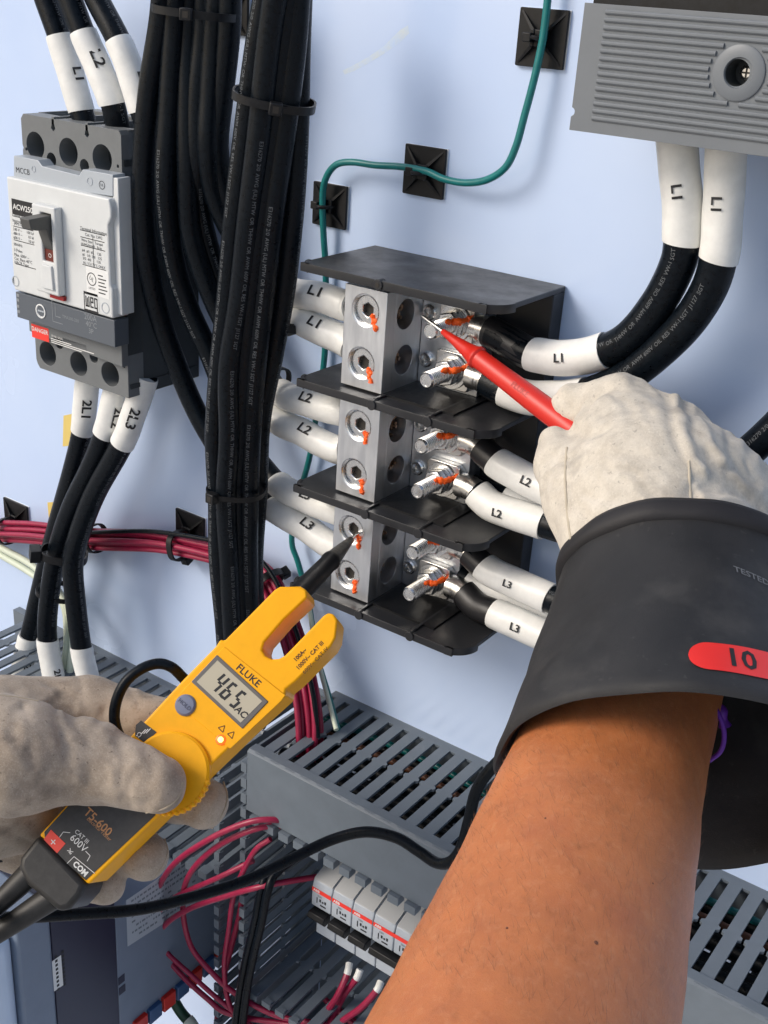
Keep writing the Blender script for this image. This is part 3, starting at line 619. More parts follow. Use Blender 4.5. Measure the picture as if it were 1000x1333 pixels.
# ------------------------------------------------------------------ cables
PR = 'E316270 2/0 AWG (UL) MTW OR THHW OR AWM 600V OIL RES VW-1 SGT   J1127 SGT   '
def shr(r, seed):
    a, b, c = RNG.rand(3) * 6.28
    return lambda l, th: .7 * (.022 * math.sin(2 * th + a + l * .5) + .016 * math.sin(3 * th - l * 1.7 + b) + .012 * math.sin(l * 2.9 + c + th))
def cable(label, pts, r, parts=(), group='thick black power cables', prints=((0, .6),), n=16, cat='cable', lugs=None, m=None, name='power_cable', per=8, jl=None, psize=.30):
    """pts = (px, py, Y) points; parts = (kind, i0, i1, radius, text, where, size, direction, dphi)"""
    q_ = [at(*p) if len(p) == 3 else p[3] for p in pts]
    if group in (G3, G4): q_ = [p + (RNG.rand(3) - .5) * .22 for p in q_]
    P = Path(q_, per)
    t = thing(name, label, cat, P.P[0], group)
    l0, l1 = (0, P.L[-1]) if jl is None else (P.arc(jl[0]), P.arc(jl[1]))
    j = part('jacket', MB().tube(P, r, n, l0, l1), m or M_jacket, t)
    for dph in prints:
        st, ph = dph; tn = MB(); l = l0 + st
        while l < l1 - 3:
            for ch in PR.split():
                wd_ = glyphs(ch, psize, 0)[0][:, 0].max()
                if l + wd_ * 2 > l1 - .3: l = l1; break
                txt_tube(tn, ch, psize, P, l + wd_, r, 1, ph, sx=1.0); l += 2 * wd_ + psize * .45
            l += 1.2
        if tn.v: part('print', tn, M_print, j, smooth=0)['kind'] = 'stuff'
    for pp_ in parts:
        kind, i0, i1, rr = pp_[:4]; a, b = P.arc(i0), P.arc(i1); wob = shr(rr, i0)
        if kind == 'sleeve':
            e = min(.18, (b - a) * .1)
            s_ = part('sleeve', MB().tube(P, lambda l, u: rr if e < l - a and l < b - e else r + (rr - r) * .78, 20, a, b, step=.22, wob=wob, slant=.10), M_white, t)
            for q in pp_[4:]:
                s, wh, size, dr, dp = q; tn = MB(); txt_tube(tn, s, size, P, a + (b - a) * wh, rr * 1.035, dr, dp, bold=size * .022, sx=1.2, off=.028); part('lettering', tn, M_ink, s_, smooth=0)
        elif kind == 'shrink': part('heat_shrink', MB().tube(P, rr, 18, a, b, step=.3, wob=shr(rr, i0)), M_shrink, t)
        elif kind == 'barrel':
            part('lug_barrel', MB().tube(P, lambda l, u: rr * (.95 if .42 < u < .5 or .62 < u < .7 else 1), 20, a, b, step=.12), M_tin, t)
    if lugs:
        x, z, bx = lugs
        part('lug_tongue', MB().prism(rrect(x - 1.1, z - 1.08, x + 1.15, z + 1.08, .25, 4), .47, .0, FY(-2.65)).add(
            [(x + 1.1, -3.1, z - 1.05), (x + 1.1, -3.1, z + 1.05), (x + 1.1, -2.7, z + 1.05), (x + 1.1, -2.7, z - 1.05), (bx, -3.6, z - .42), (bx, -3.6, z + .42), (bx, -2.5, z + .6), (bx, -2.5, z - .6)],
            [(0, 1, 5, 4), (1, 2, 6, 5), (2, 3, 7, 6), (3, 0, 4, 7), (4, 5, 6, 7), (0, 3, 2, 1)]), M_tin, t, bevel=.06)
    return t
G3 = G4 = None
# into the top of the circuit breaker
G1 = 'cables entering the circuit breaker from above'
YM = -5.0
def S(i0, i1, r, *tx): return ('sleeve', i0, i1, r) + tx
cable('black cable with white L1 sleeve entering the breaker top, leftmost of three', [(44, -55, YM), (60, -2, YM), (77, 46, YM), (92, 96, YM), (107, 147, YM), (112, 166, YM)], .74, [S(2, 3.95, .84, ('L1', .55, .85, 1, .55))], G1)
cable('black cable with white L2 sleeve entering the breaker top, middle of three', [(70, -55, YM - .3), (90, -5, YM - .3), (108, 42, YM - .3), (129, 90, YM - .3), (147, 136, YM - .3), (154, 168, YM)], .74, [S(2, 4, .86, ('L2', .45, .95, 1, .2))], G1)
cable('black cable with white L3 sleeve entering the breaker top, beside the bundle', [(103, -55, YM + .1), (126, -2, YM + .1), (154, 52, YM), (172, 100, YM), (186, 146, YM - .0), (192, 168, YM)], .74, [S(2, 4, .84, ('L3', .62, .85, 1, .75))], G1)
# out of the bottom
G2 = 'cables leaving the circuit breaker below'
cable('black cable with white 2L1 sleeves below the breaker, leftmost of three', [(116, 478, -4.2), (113, 505, -4.2), (107, 562, -4.2), (95, 612, -4), (78, 672, -3.6), (60, 738, -3.4), (46, 795, -3.4), (38, 828, -3.6), (25, 885, -4.4), (15, 930, -5)], .76,
      [S(0, 2, .86, ('2L1', .55, .9, 1, .1)), S(7, 9, .92, ('2L1', .36, .8, 1, .45))], G2)
cable('black cable with white 2L2 sleeves below the breaker, middle of three', [(156, 486, -4.6), (149, 514, -4.8), (136, 566, -5), (118, 610, -5), (93, 662, -5), (74, 720, -5), (64, 780, -5), (62, 832, -5), (72, 890, -5.4), (82, 930, -6)], .78,
      [S(0, 2, .86, ('2L2', .6, .9, 1, .6)), S(7, 9, .90, ('2L2', .5, .75, 1, .35))], G2)
cable('black cable with white 2L3 sleeves below the breaker, right one of three', [(190, 490, -4.8), (180, 522, -5), (159, 578, -5.2), (123, 644, -5.2), (102, 700, -5.2), (95, 735, -5.2), (98, 780, -5.2), (106, 842, -5.2), (117, 895, -5.4), (124, 935, -5.6)], .80,
      [S(0, 2, .88, ('2L3', .5, .95, 1, .0)), S(7, 9, .88)], G2)
# left bundle: six cables that swing behind the straight bundle to the left side of the terminal block
G3 = 'curved black cables from the top to the left side of the terminal block'
r_ = .68; YB = -4.3
def lft(label, pts, txt_, end, y=YB):
    n = len(pts); pts = [tuple(p) for p in pts] + list(end)
    cable(label, pts, r_, [S(n, n + len(end) - 1.0 + .0, .88, (txt_, .56, .82, 1, .28))], G3, prints=((3 + RNG.rand() * 16, RNG.rand() * 1.8 - 1.1),) if RNG.rand() < .7 else ())
lft('outermost curved cable of the left bundle, ending in the lower L3 sleeve', [(216, -40, -5.6), (208, 30, -5.6), (193, 120, -5.9), (186, 220, -6.1), (190, 310, -6.0), (203, 390, -5.4), (226, 460, -4.8), (260, 540, -4.2), (308, 622, -4.1)], 'L3', [(352, 660, -4.2), (392, 685, YB), (432, 709, YB), (446, 716, YB)])
lft('second curved cable of the left bundle, ending in the upper L3 sleeve', [(232, -40, -5.2), (226, 40, -5.2), (219, 140, -5.6), (216, 240, -5.8), (224, 330, -5.2), (243, 400, -4.6), (272, 465, -4.0), (314, 560, -3.2)], 'L3', [(358, 625, -3.9), (395, 650, YB), (435, 664, YB), (450, 669, YB)])
lft('curved cable of the left bundle ending in the lower L2 sleeve', [(250, -40, -4.6), (246, 40, -4.6), (243, 130, -5.0), (243, 220, -5.2), (251, 300, -4.8), (270, 370, -4.2), (300, 440, -3.6)], 'L2', [(350, 536, -4.0), (396, 565, YB), (438, 582, YB), (452, 586, YB)])
lft('curved cable of the left bundle ending in the upper L2 sleeve', [(268, -40, -4.2), (264, 40, -4.2), (258, 130, -4.6), (256, 210, -4.8), (262, 280, -4.2), (285, 360, -3.4), (320, 440, -3)], 'L2', [(360, 505, -3.9), (400, 523, YB), (440, 533, YB), (454, 537, YB)])
lft('greyish curved cable of the left bundle ending in the lower L1 sleeve', [(286, -40, -4.2), (280, 40, -4.2), (272, 120, -4.6), (270, 190, -4.8), (280, 255, -4.2), (305, 310, -3.4), (336, 360, -3)], 'L1', [(372, 404, -3.8), (408, 424, YB), (446, 444, YB), (460, 450, YB)])
lft('innermost curved cable of the left bundle ending in the upper L1 sleeve', [(303, -40, -4), (298, 40, -4), (288, 120, -4.2), (284, 190, -4.2), (292, 245, -3.8), (312, 300, -3), (344, 352, -2.9)], 'L1', [(378, 378, -3.8), (414, 388, YB), (449, 397, YB), (462, 400, YB)])
# right bundle
G4 = 'straight black cables tied in the tall bundle'
RB = [('leftmost straight cable of the tall tied bundle', [(350, -40, -7.6), (337, 60, -7.6), (321, 170, -7.8), (306, 280, -8), (293, 390, -8), (285, 480, -8), (281, 570, -8), (282, 650, -8), (286, 730, -7.8), (292, 810, -7.4), (300, 900, -7)], .66),
      ('second straight cable of the tall tied bundle, white print along it', [(364, -40, -8.1), (352, 60, -8.1), (338, 170, -8.3), (323, 280, -8.4), (310, 390, -8.4), (301, 480, -8.4), (296, 570, -8.4), (296, 650, -8.3), (299, 730, -8), (304, 810, -7.6), (312, 900, -7)], .66),
      ('third straight cable of the tall tied bundle, half hidden between its twins', [(378, -40, -7.4), (368, 60, -7.4), (354, 170, -7.6), (340, 280, -7.8), (327, 390, -7.8), (318, 480, -7.7), (312, 570, -7.6), (310, 650, -7.4), (311, 730, -7.2), (313, 810, -7), (322, 900, -6.6)], .66),
      ('fourth straight cable of the tall tied bundle, next to the gap', [(390, -40, -7.0), (382, 60, -7.0), (369, 170, -7.2), (355, 280, -7.4), (342, 390, -7.4), (333, 480, -7.3), (326, 570, -7.2), (323, 650, -7), (323, 730, -6.8), (323, 810, -6.6), (332, 900, -6.4)], .66),
      ('rightmost straight cable of the tall tied bundle, beside the L1 sleeves', [(394, -40, -5.6), (392, 60, -5.6), (389, 170, -5.8), (383, 270, -6.0), (370, 370, -6.0), (354, 460, -6.0), (340, 550, -6.0), (333, 640, -5.6), (331, 730, -5.4), (332, 810, -5.2), (340, 900, -5)], .66)]
for k, (lab, pts, r) in enumerate(RB): cable(lab, pts, r, (), G4, prints=((1 + (k * 7.3) % 11, (-.9, .25, .8, -.2, .95)[k]),))
# right side of the block
G5 = 'cables lugged to the studs of the terminal block'
def lug_pts(k, dz, bx=4.9):
    z = ZS[k] + dz + (-.1 if k == 0 else 0) - .02
    return z, [(0, 0, 0, np.array((bx - .3, -3.0, z))), (0, 0, 0, np.array((bx + .7, -3.08, z - .03)))]
def rgt(label, k, dz, pts, parts, r=.80, bx=4.9, prints=((4., .4),)):
    z, lp = lug_pts(k, dz, bx)
    c = cable(label, lp + pts, r, [('barrel', .1, 1.35, .74)] + parts, G5, lugs=(3.5, z, bx), prints=prints, jl=(1.2, len(lp + pts) - 1))
rgt('upper L1 cable that curves from the block up to the ribbed cover', 0, -.3, [(664, 446, -3.3), (692, 461, -3.5), (740, 466, -3.7), (789, 456, -3.9), (822, 437, -4.0), (857, 394, -4.1), (880, 350, -4.2), (888, 316, -4.3), (888, 260, -4.4), (882, 195, -4.4), (877, 150, -4.4)],
    [('shrink', 1.0, 3.1, .86), S(3, 5, .93, ('L1', .5, .62, 1, .0)), S(9, 12, .93, ('L1', .42, .66, -1, -.25))], .86)
rgt('lower L1 cable passing behind the glove and up to the ribbed cover', 0, -3.05, [(655, 507, -3.3), (694, 518, -3.5), (748, 516, -3.7), (795, 502, -3.9), (838, 474, -4.0), (888, 428, -4.1), (920, 382, -4.2), (935, 338, -4.3), (941, 280, -4.4), (945, 200, -4.5), (947, 150, -4.5)],
    [('shrink', 1.35, 2.3, .85), S(2.1, 4.3, .93, ('L1', .62, .66, 1, -.2)), S(9, 12, .93, ('L1', .42, .66, -1, -.35))], .86)
rgt('upper L2 cable from the stud, running behind the glove', 1, -.3, [(650, 604, -3.4), (692, 627, -3.7), (740, 648, -4), (800, 660, -4), (880, 640, -3.6), (950, 606, -3.4), (1010, 556, -3.2), (1080, 480, -3)],
    [('shrink', 1.2, 2.2, .82), S(1.85, 4, .90, ('L2', .55, .62, 1, -.15))], .78)
rgt('lower L2 cable with its white sleeve starting right at the lug', 1, -3.05, [(640, 658, -3.3), (672, 670, -3.6), (710, 682, -3.8), (780, 700, -4), (860, 700, -4), (950, 670, -4), (1080, 620, -3.6)],
    [S(1.25, 4, .92, ('L2', .48, .62, 1, -.3))], .80)
rgt('upper L3 cable, sleeve cut open at its right end', 2, -.3, [(636, 742, -3.4), (674, 760, -3.6), (716, 779, -3.8), (800, 810, -4), (900, 820, -4), (1080, 800, -3.6)],
    [('shrink', 1.2, 2.2, .82), S(1.8, 4, .90, ('L3', .5, .55, 1, -.3))], .80)
rgt('lower L3 cable with a short black shrink before its sleeve', 2, -3.05, [(620, 788, -3.4), (643, 798, -3.6), (680, 814, -3.8), (722, 833, -4), (800, 870, -4), (900, 890, -4), (1080, 900, -4)],
    [('shrink', 1.15, 3.1, .84), S(3, 5, .92, ('L3', .5, .62, 1, -.35))], .80)
cable('white L3 sleeved cable behind the two front L3 cables', [(600, 748, -2.2), (625, 762, -2.2), (672, 783, -2.2), (725, 806, -2.2), (800, 836, -2.2), (900, 850, -2.2)], .66, [S(.4, 3, .72, ('L3', .55, .55, 1, .5))], G5, prints=())
cable('white L2 sleeved cable glimpsed behind the two front L2 cables', [(610, 628, -2.0), (640, 641, -2.0), (690, 656, -2.0), (760, 672, -2.0), (860, 676, -2.0)], .62, [S(1.4, 3, .70)], G5, prints=())
# ------------------------------------------------------------------ cable ties
def tie(label, C, ax, side, a, b, wd=.42, th=.12, head=None, tail=None, hs=.34, name='cable_tie'):
    """a band round a bundle: centre, bundle axis, sideways direction, half width, half depth"""
    C = np.asarray(C, float); ax = nrm(ax); side = np.asarray(side, float); side = nrm(side - ax * (side @ ax)); dep = np.cross(ax, side)
    t = thing(name, label, 'cable tie', C, 'black cable ties')
    R = []
    for k in range(36):
        u = 2 * math.pi * k / 36; c, s = math.cos(u), math.sin(u); e = .75
        p = lambda q: C + side * (a + q) * math.copysign(abs(c) ** e, c) + dep * (b + q) * math.copysign(abs(s) ** e, s)
        R.append([p(0) - ax * wd / 2, p(th) - ax * wd / 2, p(th) + ax * wd / 2, p(0) + ax * wd / 2])
    R.append(R[0]); part('band', MB().rings(R, False, False), M_black, t, smooth=50)
    if head is not None:
        u = head; q = C + side * (a + .2) * math.cos(u) + dep * (b + .2) * math.sin(u); n = nrm(side * math.cos(u) + dep * math.sin(u)); tg = np.cross(ax, n)
        f = Fr(q, tg, ax, n); h = part('head', MB().box((-hs, -hs * .95, -.1), (hs, hs * .95, hs * 1.3), f), M_black, t, bevel=.06)
        part('slot', MB().box((-hs * .45, -hs * .5, hs * 1.3 - .01), (hs * .45, hs * .5, hs * 1.3 + .01), f), M_dkhole, h)
        if tail: part('tail', MB().box((hs, -wd * .35, .0), (hs + tail, wd * .35, .12), f), M_black, t)
    return t
rt = RC[0]; dn = -RC[1]
def tw(px, py, Y): return at(px, py, Y)
tie('cable tie round the curved bundle close to the top edge', tw(256, 16, -4.9), tw(257, -40, -4.9) - tw(253, 60, -4.9), rt, 2.35, 1.7, head=math.pi * 1.5 - .1)
tie('cable tie across the tall bundle high above the terminal block', tw(357, 130, -7.1), tw(366, 60, -7.2) - tw(346, 200, -7.2), rt, 2.12, 1.75, head=math.pi * 1.5 + .1, tail=.3)
tie('cable tie across the tall bundle level with the upper L3 sleeve', tw(308, 637, -7.3), tw(308, 560, -7.3) - tw(308, 720, -7.3), rt + .2 * (-dn), 1.72, 1.6, wd=.3, head=math.pi * 1.5 - .6)
tie('cable tie loop beside the upper L1 sleeves', tw(372, 396, -5.0), tw(395, 380, -5.0) - tw(340, 400, -5), dn, 1.2, 1.1, wd=.3, head=math.pi)
tie('cable tie loop round the two L2 cables beside the tall bundle', tw(354, 520, -4.6), tw(390, 535, -4.6) - tw(330, 505, -4.6), dn, 2.0, 1.1, wd=.34)
tie('broad cable tie with a big head on the cables below the breaker', tw(83, 722, -5.1), tw(88, 690, -5.1) - tw(83, 750, -5.1), rt, 1.65, .95, wd=.62, th=.16, head=math.pi + .35, hs=.55)
tie('cable tie behind the two left cables below the breaker', tw(74, 770, -4.2), tw(80, 720, -4.2) - tw(70, 800, -4.2), rt, 1.5, 1.1, wd=.4)
# ------------------------------------------------------------------ green wire
cable('thin green wire looping between the tie mounts and behind the barriers', [(716, -40, -.9), (712, 10, -.9), (706, 55, -.95), (695, 105, -1.1), (683, 150, -1.2), (672, 190, -1.3), (658, 218, -1.3), (634, 234, -1.2), (606, 238, -1.1), (578, 233, -1), (555, 223, -.9), (522, 217, -.9), (488, 215, -1), (458, 211, -1.1), (437, 215, -1.1), (424, 233, -1), (420, 258, -.9), (421, 300, -.8), (424, 350, -.6), (424, 410, -.5), (422, 470, -.5), (411, 546, -.6), (402, 600, -.7), (385, 660, -.9), (380, 705, -1), (389, 735, -1), (403, 790, -1.1), (412, 850, -1.4), (428, 905, -2.5), (440, 950, -4)], .20, (), None, prints=(), n=12, cat='wire', m=M_green, name='green_wire', per=6)
# ------------------------------------------------------------------ red wires
core = [(-60, 690, -1.5), (0, 691, -1.5), (50, 693, -1.5), (100, 699, -1.5), (150, 702, -1.5), (205, 705, -1.5), (262, 716, -1.5), (310, 730, -1.6), (345, 752, -1.9), (368, 795, -2.4), (388, 850, -3.2), (400, 905, -4.4), (404, 960, -5.2), (398, 1010, -5.6)]
RP = Path([at(*p) for p in core], 6)
offs = [(0, 0)] + [(.44 * math.cos(a), .44 * math.sin(a)) for a in np.arange(6) * math.pi / 3 + .4] + [(.84 * math.cos(a), .70 * math.sin(a)) for a in np.arange(5) * 2 * math.pi / 5 + .2]
for k, (a, b) in enumerate(offs):
    ph = RNG.rand() * 6; L_ = RP.L
    pts = [p + RP.N[i] * (a + .10 * math.sin(L_[i] * .21 + ph)) + RP.B[i] * (b + .10 * math.cos(L_[i] * .17 + ph)) for i, p in enumerate(RP.P) if i % 3 == 0]
    single('red_wire', MB().tube(Path(pts, 3), .215, 8), M_red, 'dark red wire in the bundle that crosses the left half of the panel', 'wire', 'red wires tied in the crossing bundle', smooth=60)
single('black_wire', MB().tube(Path([at(*p) for p in [(112, 694, -2.3), (150, 692, -2.4), (200, 692, -2.4), (262, 701, -2.4), (320, 716, -2.4), (350, 742, -2.6), (374, 790, -3.2), (394, 850, -4), (408, 905, -4.8), (414, 960, -5.4)]], 6), .17, 8), M_jacket, 'thin black wire lying on top of the red wire bundle', 'wire', smooth=60)
for k in range(6):  # invented black filler, added so the duct slots look dark
    y = -1.4 - k * 1.25; z = -20.3 - .5 * (k % 2)
    single('duct_wire_or_filler', MB().tube(Path([(-5.2, y, z), (4, y + .4, z - .3), (14, y - .3, z), (26, y + .3, z - .2), (37, y, z)], 6), .58, 8), M_jacket, 'thick black filler wire added inside the upper duct to darken its slots', 'wire', 'added black filler wires that darken the upper duct', smooth=60)
for px, lab, hd in ((12, 'cable tie round the red wires at the left picture edge', -1.9), (124, 'cable tie round the red wires just right of the breaker cables', -1.7), (238, 'cable tie round the red wires left of the tall bundle', math.pi * 1.5 - 1.2), (350, 'cable tie round the red wires right of the tall bundle', -1.2)):
    i = min(range(len(RP.P)), key=lambda j: abs(500 + FPX * (RC[0] @ (RP.P[j] - CAM)) / (RC[2] @ (RP.P[j] - CAM)) - px))
    tie(lab, RP.P[i], RP.T[i], (0, 0, 1), 1.02, 1.0, wd=.5, head=hd, hs=.36)
for k, (dx, lab) in enumerate(((0, 'pale green wire hanging at the left, upper one'), (-16, 'pale green wire hanging at the left, lower one'))):
    single('pale_wire', MB().tube(Path([at(*p) for p in [(-40, 690 - dx * .5, -1.5), (5, 715 - dx * .6, -1.6), (45, 738 - dx * .7, -2), (80, 775 - dx * .4, -2.6), (94 + dx * .4, 820, -3.2), (92 + dx * .5, 870, -4), (84 + dx * .5, 930, -5)]], 6), .30, 10), M_pale, lab, 'wire', 'pale green wires', smooth=60)
single('white_wire', MB().tube(Path([at(*p) for p in [(398, 770, -1.5), (404, 800, -1.6), (412, 850, -2), (426, 905, -3), (438, 950, -4.6)]], 6), .17, 8), M_pale, 'thin white wire beside the green wire above the duct', 'wire', smooth=60)
# loops of red wire at the bottom
G6 = 'loose red wires looping out of the ducts'
def rw(lab, pts, r=.21, g=G6): single('red_wire', MB().tube(Path([at(*p) for p in pts], 8), r, 10), M_red, lab, 'wire', g, smooth=60)
rw('red wire of the outer loop, out of the duct corner and down the drive side', [(420, 1075, -6), (370, 1068, -9), (325, 1070, -10.5), (270, 1094, -11.5), (222, 1130, -11.5), (198, 1180, -11), (200, 1220, -10.5), (230, 1262, -10.2), (270, 1300, -10), (300, 1320, -9.6), (380, 1334, -8.5), (460, 1345, -7)])
rw('red wire of the inner loop beside the upright duct', [(430, 1082, -5.6), (372, 1075, -8.6), (330, 1080, -10.2), (280, 1104, -11), (246, 1140, -11), (238, 1180, -10.6), (248, 1230, -10.3), (275, 1265, -10.1), (305, 1292, -9.6), (360, 1322, -8.8), (430, 1334, -7.5)])
rw('red wire crossing in front of the drive data plate', [(420, 1140, -6), (350, 1152, -9.6), (300, 1165, -10.4), (245, 1184, -11), (210, 1210, -11), (190, 1260, -11), (182, 1300, -11), (180, 1360, -11)])
rw('red wire arching low in front of the drive terminals', [(330, 1120, -9.5), (285, 1142, -10.6), (222, 1172, -11.2), (200, 1205, -11.2), (214, 1236, -10.8), (250, 1270, -10.4), (286, 1302, -9.8), (340, 1345, -9)], .19)
rw('red wire from the duct tips down behind the black cords', [(352, 1092, -9.4), (330, 1110, -9.9), (306, 1160, -9.9), (298, 1210, -9.8), (292, 1260, -9.8), (300, 1310, -9.7), (330, 1345, -9.3)], .19)
rw('red wire running steeply down inside the upright duct', [(318, 1150, -8.8), (312, 1190, -8.6), (302, 1230, -8.5), (290, 1280, -8.6), (282, 1330, -9), (278, 1380, -9.2)])
for k, (pts, lab) in enumerate((([(455, 1254, -5.2), (452, 1268, -5.8), (440, 1295, -6.6), (418, 1330, -7), (400, 1370, -7.2)], 'red wire with a white ferrule under the leftmost breakers'), ([(469, 1262, -5.2), (464, 1274, -5.6), (450, 1292, -6), (440, 1310, -6.2), (425, 1340, -8)], 'short red wire with a white ferrule under the middle breaker'), ([(496, 1278, -5.2), (490, 1290, -5.8), (470, 1312, -6.6), (440, 1335, -7.2), (420, 1370, -7.4)], 'red wire with a white ferrule next to the forearm'))):
    P = Path([at(*p) for p in pts], 8); t = thing('ferruled_wire', lab, 'wire', P.P[0], 'red wires with ferrules under the breakers')
    part('insulation', MB().tube(P, .24, 10, P.arc(.8), P.L[-1]), M_red, t); part('ferrule', MB().tube(P, .27, 12, 0, P.arc(1)), M_white, t)
for k in range(7):
    z = -44 - RNG.rand() * 2.5; y = -2 - k * .9
    single('red_wire', MB().tube(Path([(-3, y, z), (2, y + RNG.rand() - .5, z - .6), (8, y + RNG.rand() - .5, z + .3), (20, y, z)], 6), .22, 8), M_red, 'red wire lying inside the lower duct, seen between its slats', 'wire', 'red wires inside the lower duct', smooth=60)
for k, (m_, lab) in enumerate(((M_green, 'green wire inside the upper duct, seen through its slots'), (mat('brown_wire', (.16, .06, .03), .5), 'brown wire inside the upper duct, seen through its slots'))):
    y = -2.2 - k * 1.5; single('duct_wire_or_filler', MB().tube(Path([(-5, y, -19.3), (4, y + .6, -19.4), (14, y - .4, -19.35), (26, y + .3, -19.3), (37, y, -19.4)], 6), .24, 8), m_, lab, 'wire', 'wires inside the upper duct', smooth=60)
for k, (dx, lab) in enumerate(((0, 'black cord running down over the upright duct, left one'), (9, 'black cord running down over the upright duct, right one'))):
    single('black_lead', MB().tube(Path([at(*p) for p in [(440 + dx, 1080, -5), (395 + dx, 1105, -7), (352 + dx, 1135, -9), (340 + dx, 1160, -9.9), (332 + dx, 1200, -10), (320 + dx, 1250, -10), (311 + dx, 1300, -10), (303 + dx, 1370, -10)]], 6), .30, 10), M_jacket, lab, 'cord', 'black cords over the upright duct', smooth=60)
P = Path([at(*p) for p in [(225, 1300, -9.5), (236, 1318, -9.4), (250, 1335, -9.4), (262, 1360, -9.4)]], 6); t = thing('green_connector', 'dark green wire with a pale collar by the drive terminals', 'wire', P.P[0])
part('insulation', MB().tube(P, .42, 12), mat('dark_green', (.01, .06, .03), .4), t); part('collar', MB().tube(P, .5, 12, P.arc(1.6), P.arc(2.4)), M_pale, t)
# ------------------------------------------------------------------ the hand-held tester
Uc = nrm((.74, .673, -.25)); Vc = np.array((.695, -.72, .12)); Vc = nrm(Vc - Uc * (Uc @ Vc)); Wc = np.cross(Uc, Vc)
if Wc[2] > 0: Wc = -Wc
MO = atd(262, 962, 54.5)
MF = Fr(MO, RC.T @ Uc, RC.T @ Vc, RC.T @ Wc)
mp = MF.poly
t = thing('electrical_tester', 'yellow fork jaw electrical tester held in the left glove, its display reading 465', 'electrical tester', MF.P(0, 0, -1.4))
ME = t
TH = -2.5
body = mp([(51, 1087), (97, 1037), (178, 950), (239, 884), (281, 841), (287, 832), (292, 834), (357, 768), (364, 763.5), (391, 763), (399, 768), (400, 778), (370, 806), (344, 836), (341, 846), (345, 853.5), (353, 858), (363, 857.5), (371, 853), (378, 846), (421, 801.5), (427, 797.5), (434, 799), (439.5, 807), (437, 830), (431, 841), (384, 888), (372, 897), (371, 906), (330, 943), (253, 1017), (212, 1057), (160, 1108), (116, 1151), (112, 1149)])
part('case', MB().prism(body, TH, 0, MF), M_yel, t, bevel=.11, seg=3)
part('panel_step', MB().prism(mp([(284, 850), (292, 842), (372, 905), (366, 913), (300, 975), (226, 912)]), 0, .05, MF), M_yel, t, bevel=.04)
fw = .06
part('lcd_bezel', MB().prism(mp([(283, 852.5), (350, 913.5), (316, 949), (249.5, 887.5)]), 0, .10, MF), M_bezel, t, bevel=.04)
lc = mp([(284, 860), (342, 913), (314, 941), (257, 888)]); LC = [np.array(p) for p in lc]
part('lcd_screen', MB().prism(lc, .08, .115, MF), M_lcd, t, smooth=0)
# display digits as seven-segment strokes on a frame that follows the screen
org = LC[3]; ex = LC[2] - LC[3]; ey = LC[0] - LC[3]; wl = np.linalg.norm(ex); hl = np.linalg.norm(ey); ex = ex / wl; ey = ey / hl
LF = Fr(MF.P(*org, .118), MF.U * ex[0] + MF.V * ex[1], MF.U * ey[0] + MF.V * ey[1], MF.W)
dg = MB(); SEG = {'4': 'bcfg', '6': 'acdefg', '5': 'acdfg'}
def seg(x, y, s, w=.56, h=1.10, k=.095):
    sh = .10; g = .022
    R = {'a': (0 + k, h - k, w - k, h), 'g': (k, h / 2 - k / 2, w - k, h / 2 + k / 2), 'd': (k, 0, w - k, k), 'f': (0, h / 2 + g, k, h - g), 'b': (w - k, h / 2 + g, w, h - g), 'e': (0, g, k, h / 2 - g), 'c': (w - k, g, w, h / 2 - g)}
    for c in s:
        a, b, c2, d = R[c]; dg.add([LF.P(x + px + sh * py, y + py, .003) for px, py in ((a, b), (c2, b), (c2, d), (a, d))], [(0, 1, 2, 3)])
for k, ch in enumerate('465'): seg(wl * .20 + k * wl * .205, hl * .16, SEG[ch], w=wl * .15, h=hl * .68, k=.135)
txt(dg, 'AC', .46, LF, wl * .885, hl * .26, .003, bold=.012, slant=.15)
part('display_digits', dg, M_ink, t, smooth=0)
a_fl = math.atan2(*(np.array(mp([(340, 896)])[0]) - np.array(mp([(308, 868)])[0]))[::-1])
x, y = mp([(324, 880)])[0]; tn = MB(); txt(tn, 'FLUKE', .48, MF, x, y, .058, rot=a_fl, sx=1.05, bold=.008); part('lettering', tn, M_ink, t, smooth=0)
tn = MB(); av = math.pi / 2
x0_, y0_ = mp([(404, 853)])[0]
for du, s, b in ((-.36, '100A~', .01), (0, '1000V~ CAT III', .008), (.36, '600V~ CAT IV', 0)):
    txt(tn, s, .27, MF, x0_ + du, y0_ - .85 + (.55 if du < 0 else .85), .012, rot=av, bold=b)
part('lettering', tn, mat('brown_ink', (.10, .03, .005), .6), t, smooth=0)
x, y = mp([(242, 918)])[0]; hb = part('hold_button', MB().lathe([(.52, 0), (.50, .12), (.42, .20), (0, .22)], MF.P(x, y, -.02), MF.W, 28, cap=False), M_button, t)
tn = MB(); txt(tn, 'HOLD', .27, MF, x, y, .215, rot=a_fl); part('lettering', tn, mat('hold_ink', (.05, .055, .09), .6), hb, smooth=0)
x, y = mp([(288, 963)])[0]; ld = part('warning_light', MB().lathe([(.27, 0), (.24, .07), (.12, .10), (0, .1)], MF.P(x, y, 0), MF.W, 20, cap=False), M_ledrim, t)
part('lit_core', MB().lathe([(.15, 0), (.13, .13), (0, .16)], MF.P(x, y, 0), MF.W, 16, cap=False), M_led, ld)
tn = MB()
for px, py in ((290, 948), (302, 956)):
    x, y = mp([(px, py)])[0]
    for a, b in (((-.16, -.12), (.16, -.12)), ((.16, -.12), (0, .16)), ((0, .16), (-.16, -.12))):
        A, B_ = np.array(a), np.array(b); d = nrm(B_ - A); n_ = np.array((-d[1], d[0])) * .02; tn.add([MF.P(x + q[0], y + q[1], .06) for q in (A - n_, B_ - n_, B_ + n_, A + n_)], [(0, 1, 2, 3)])
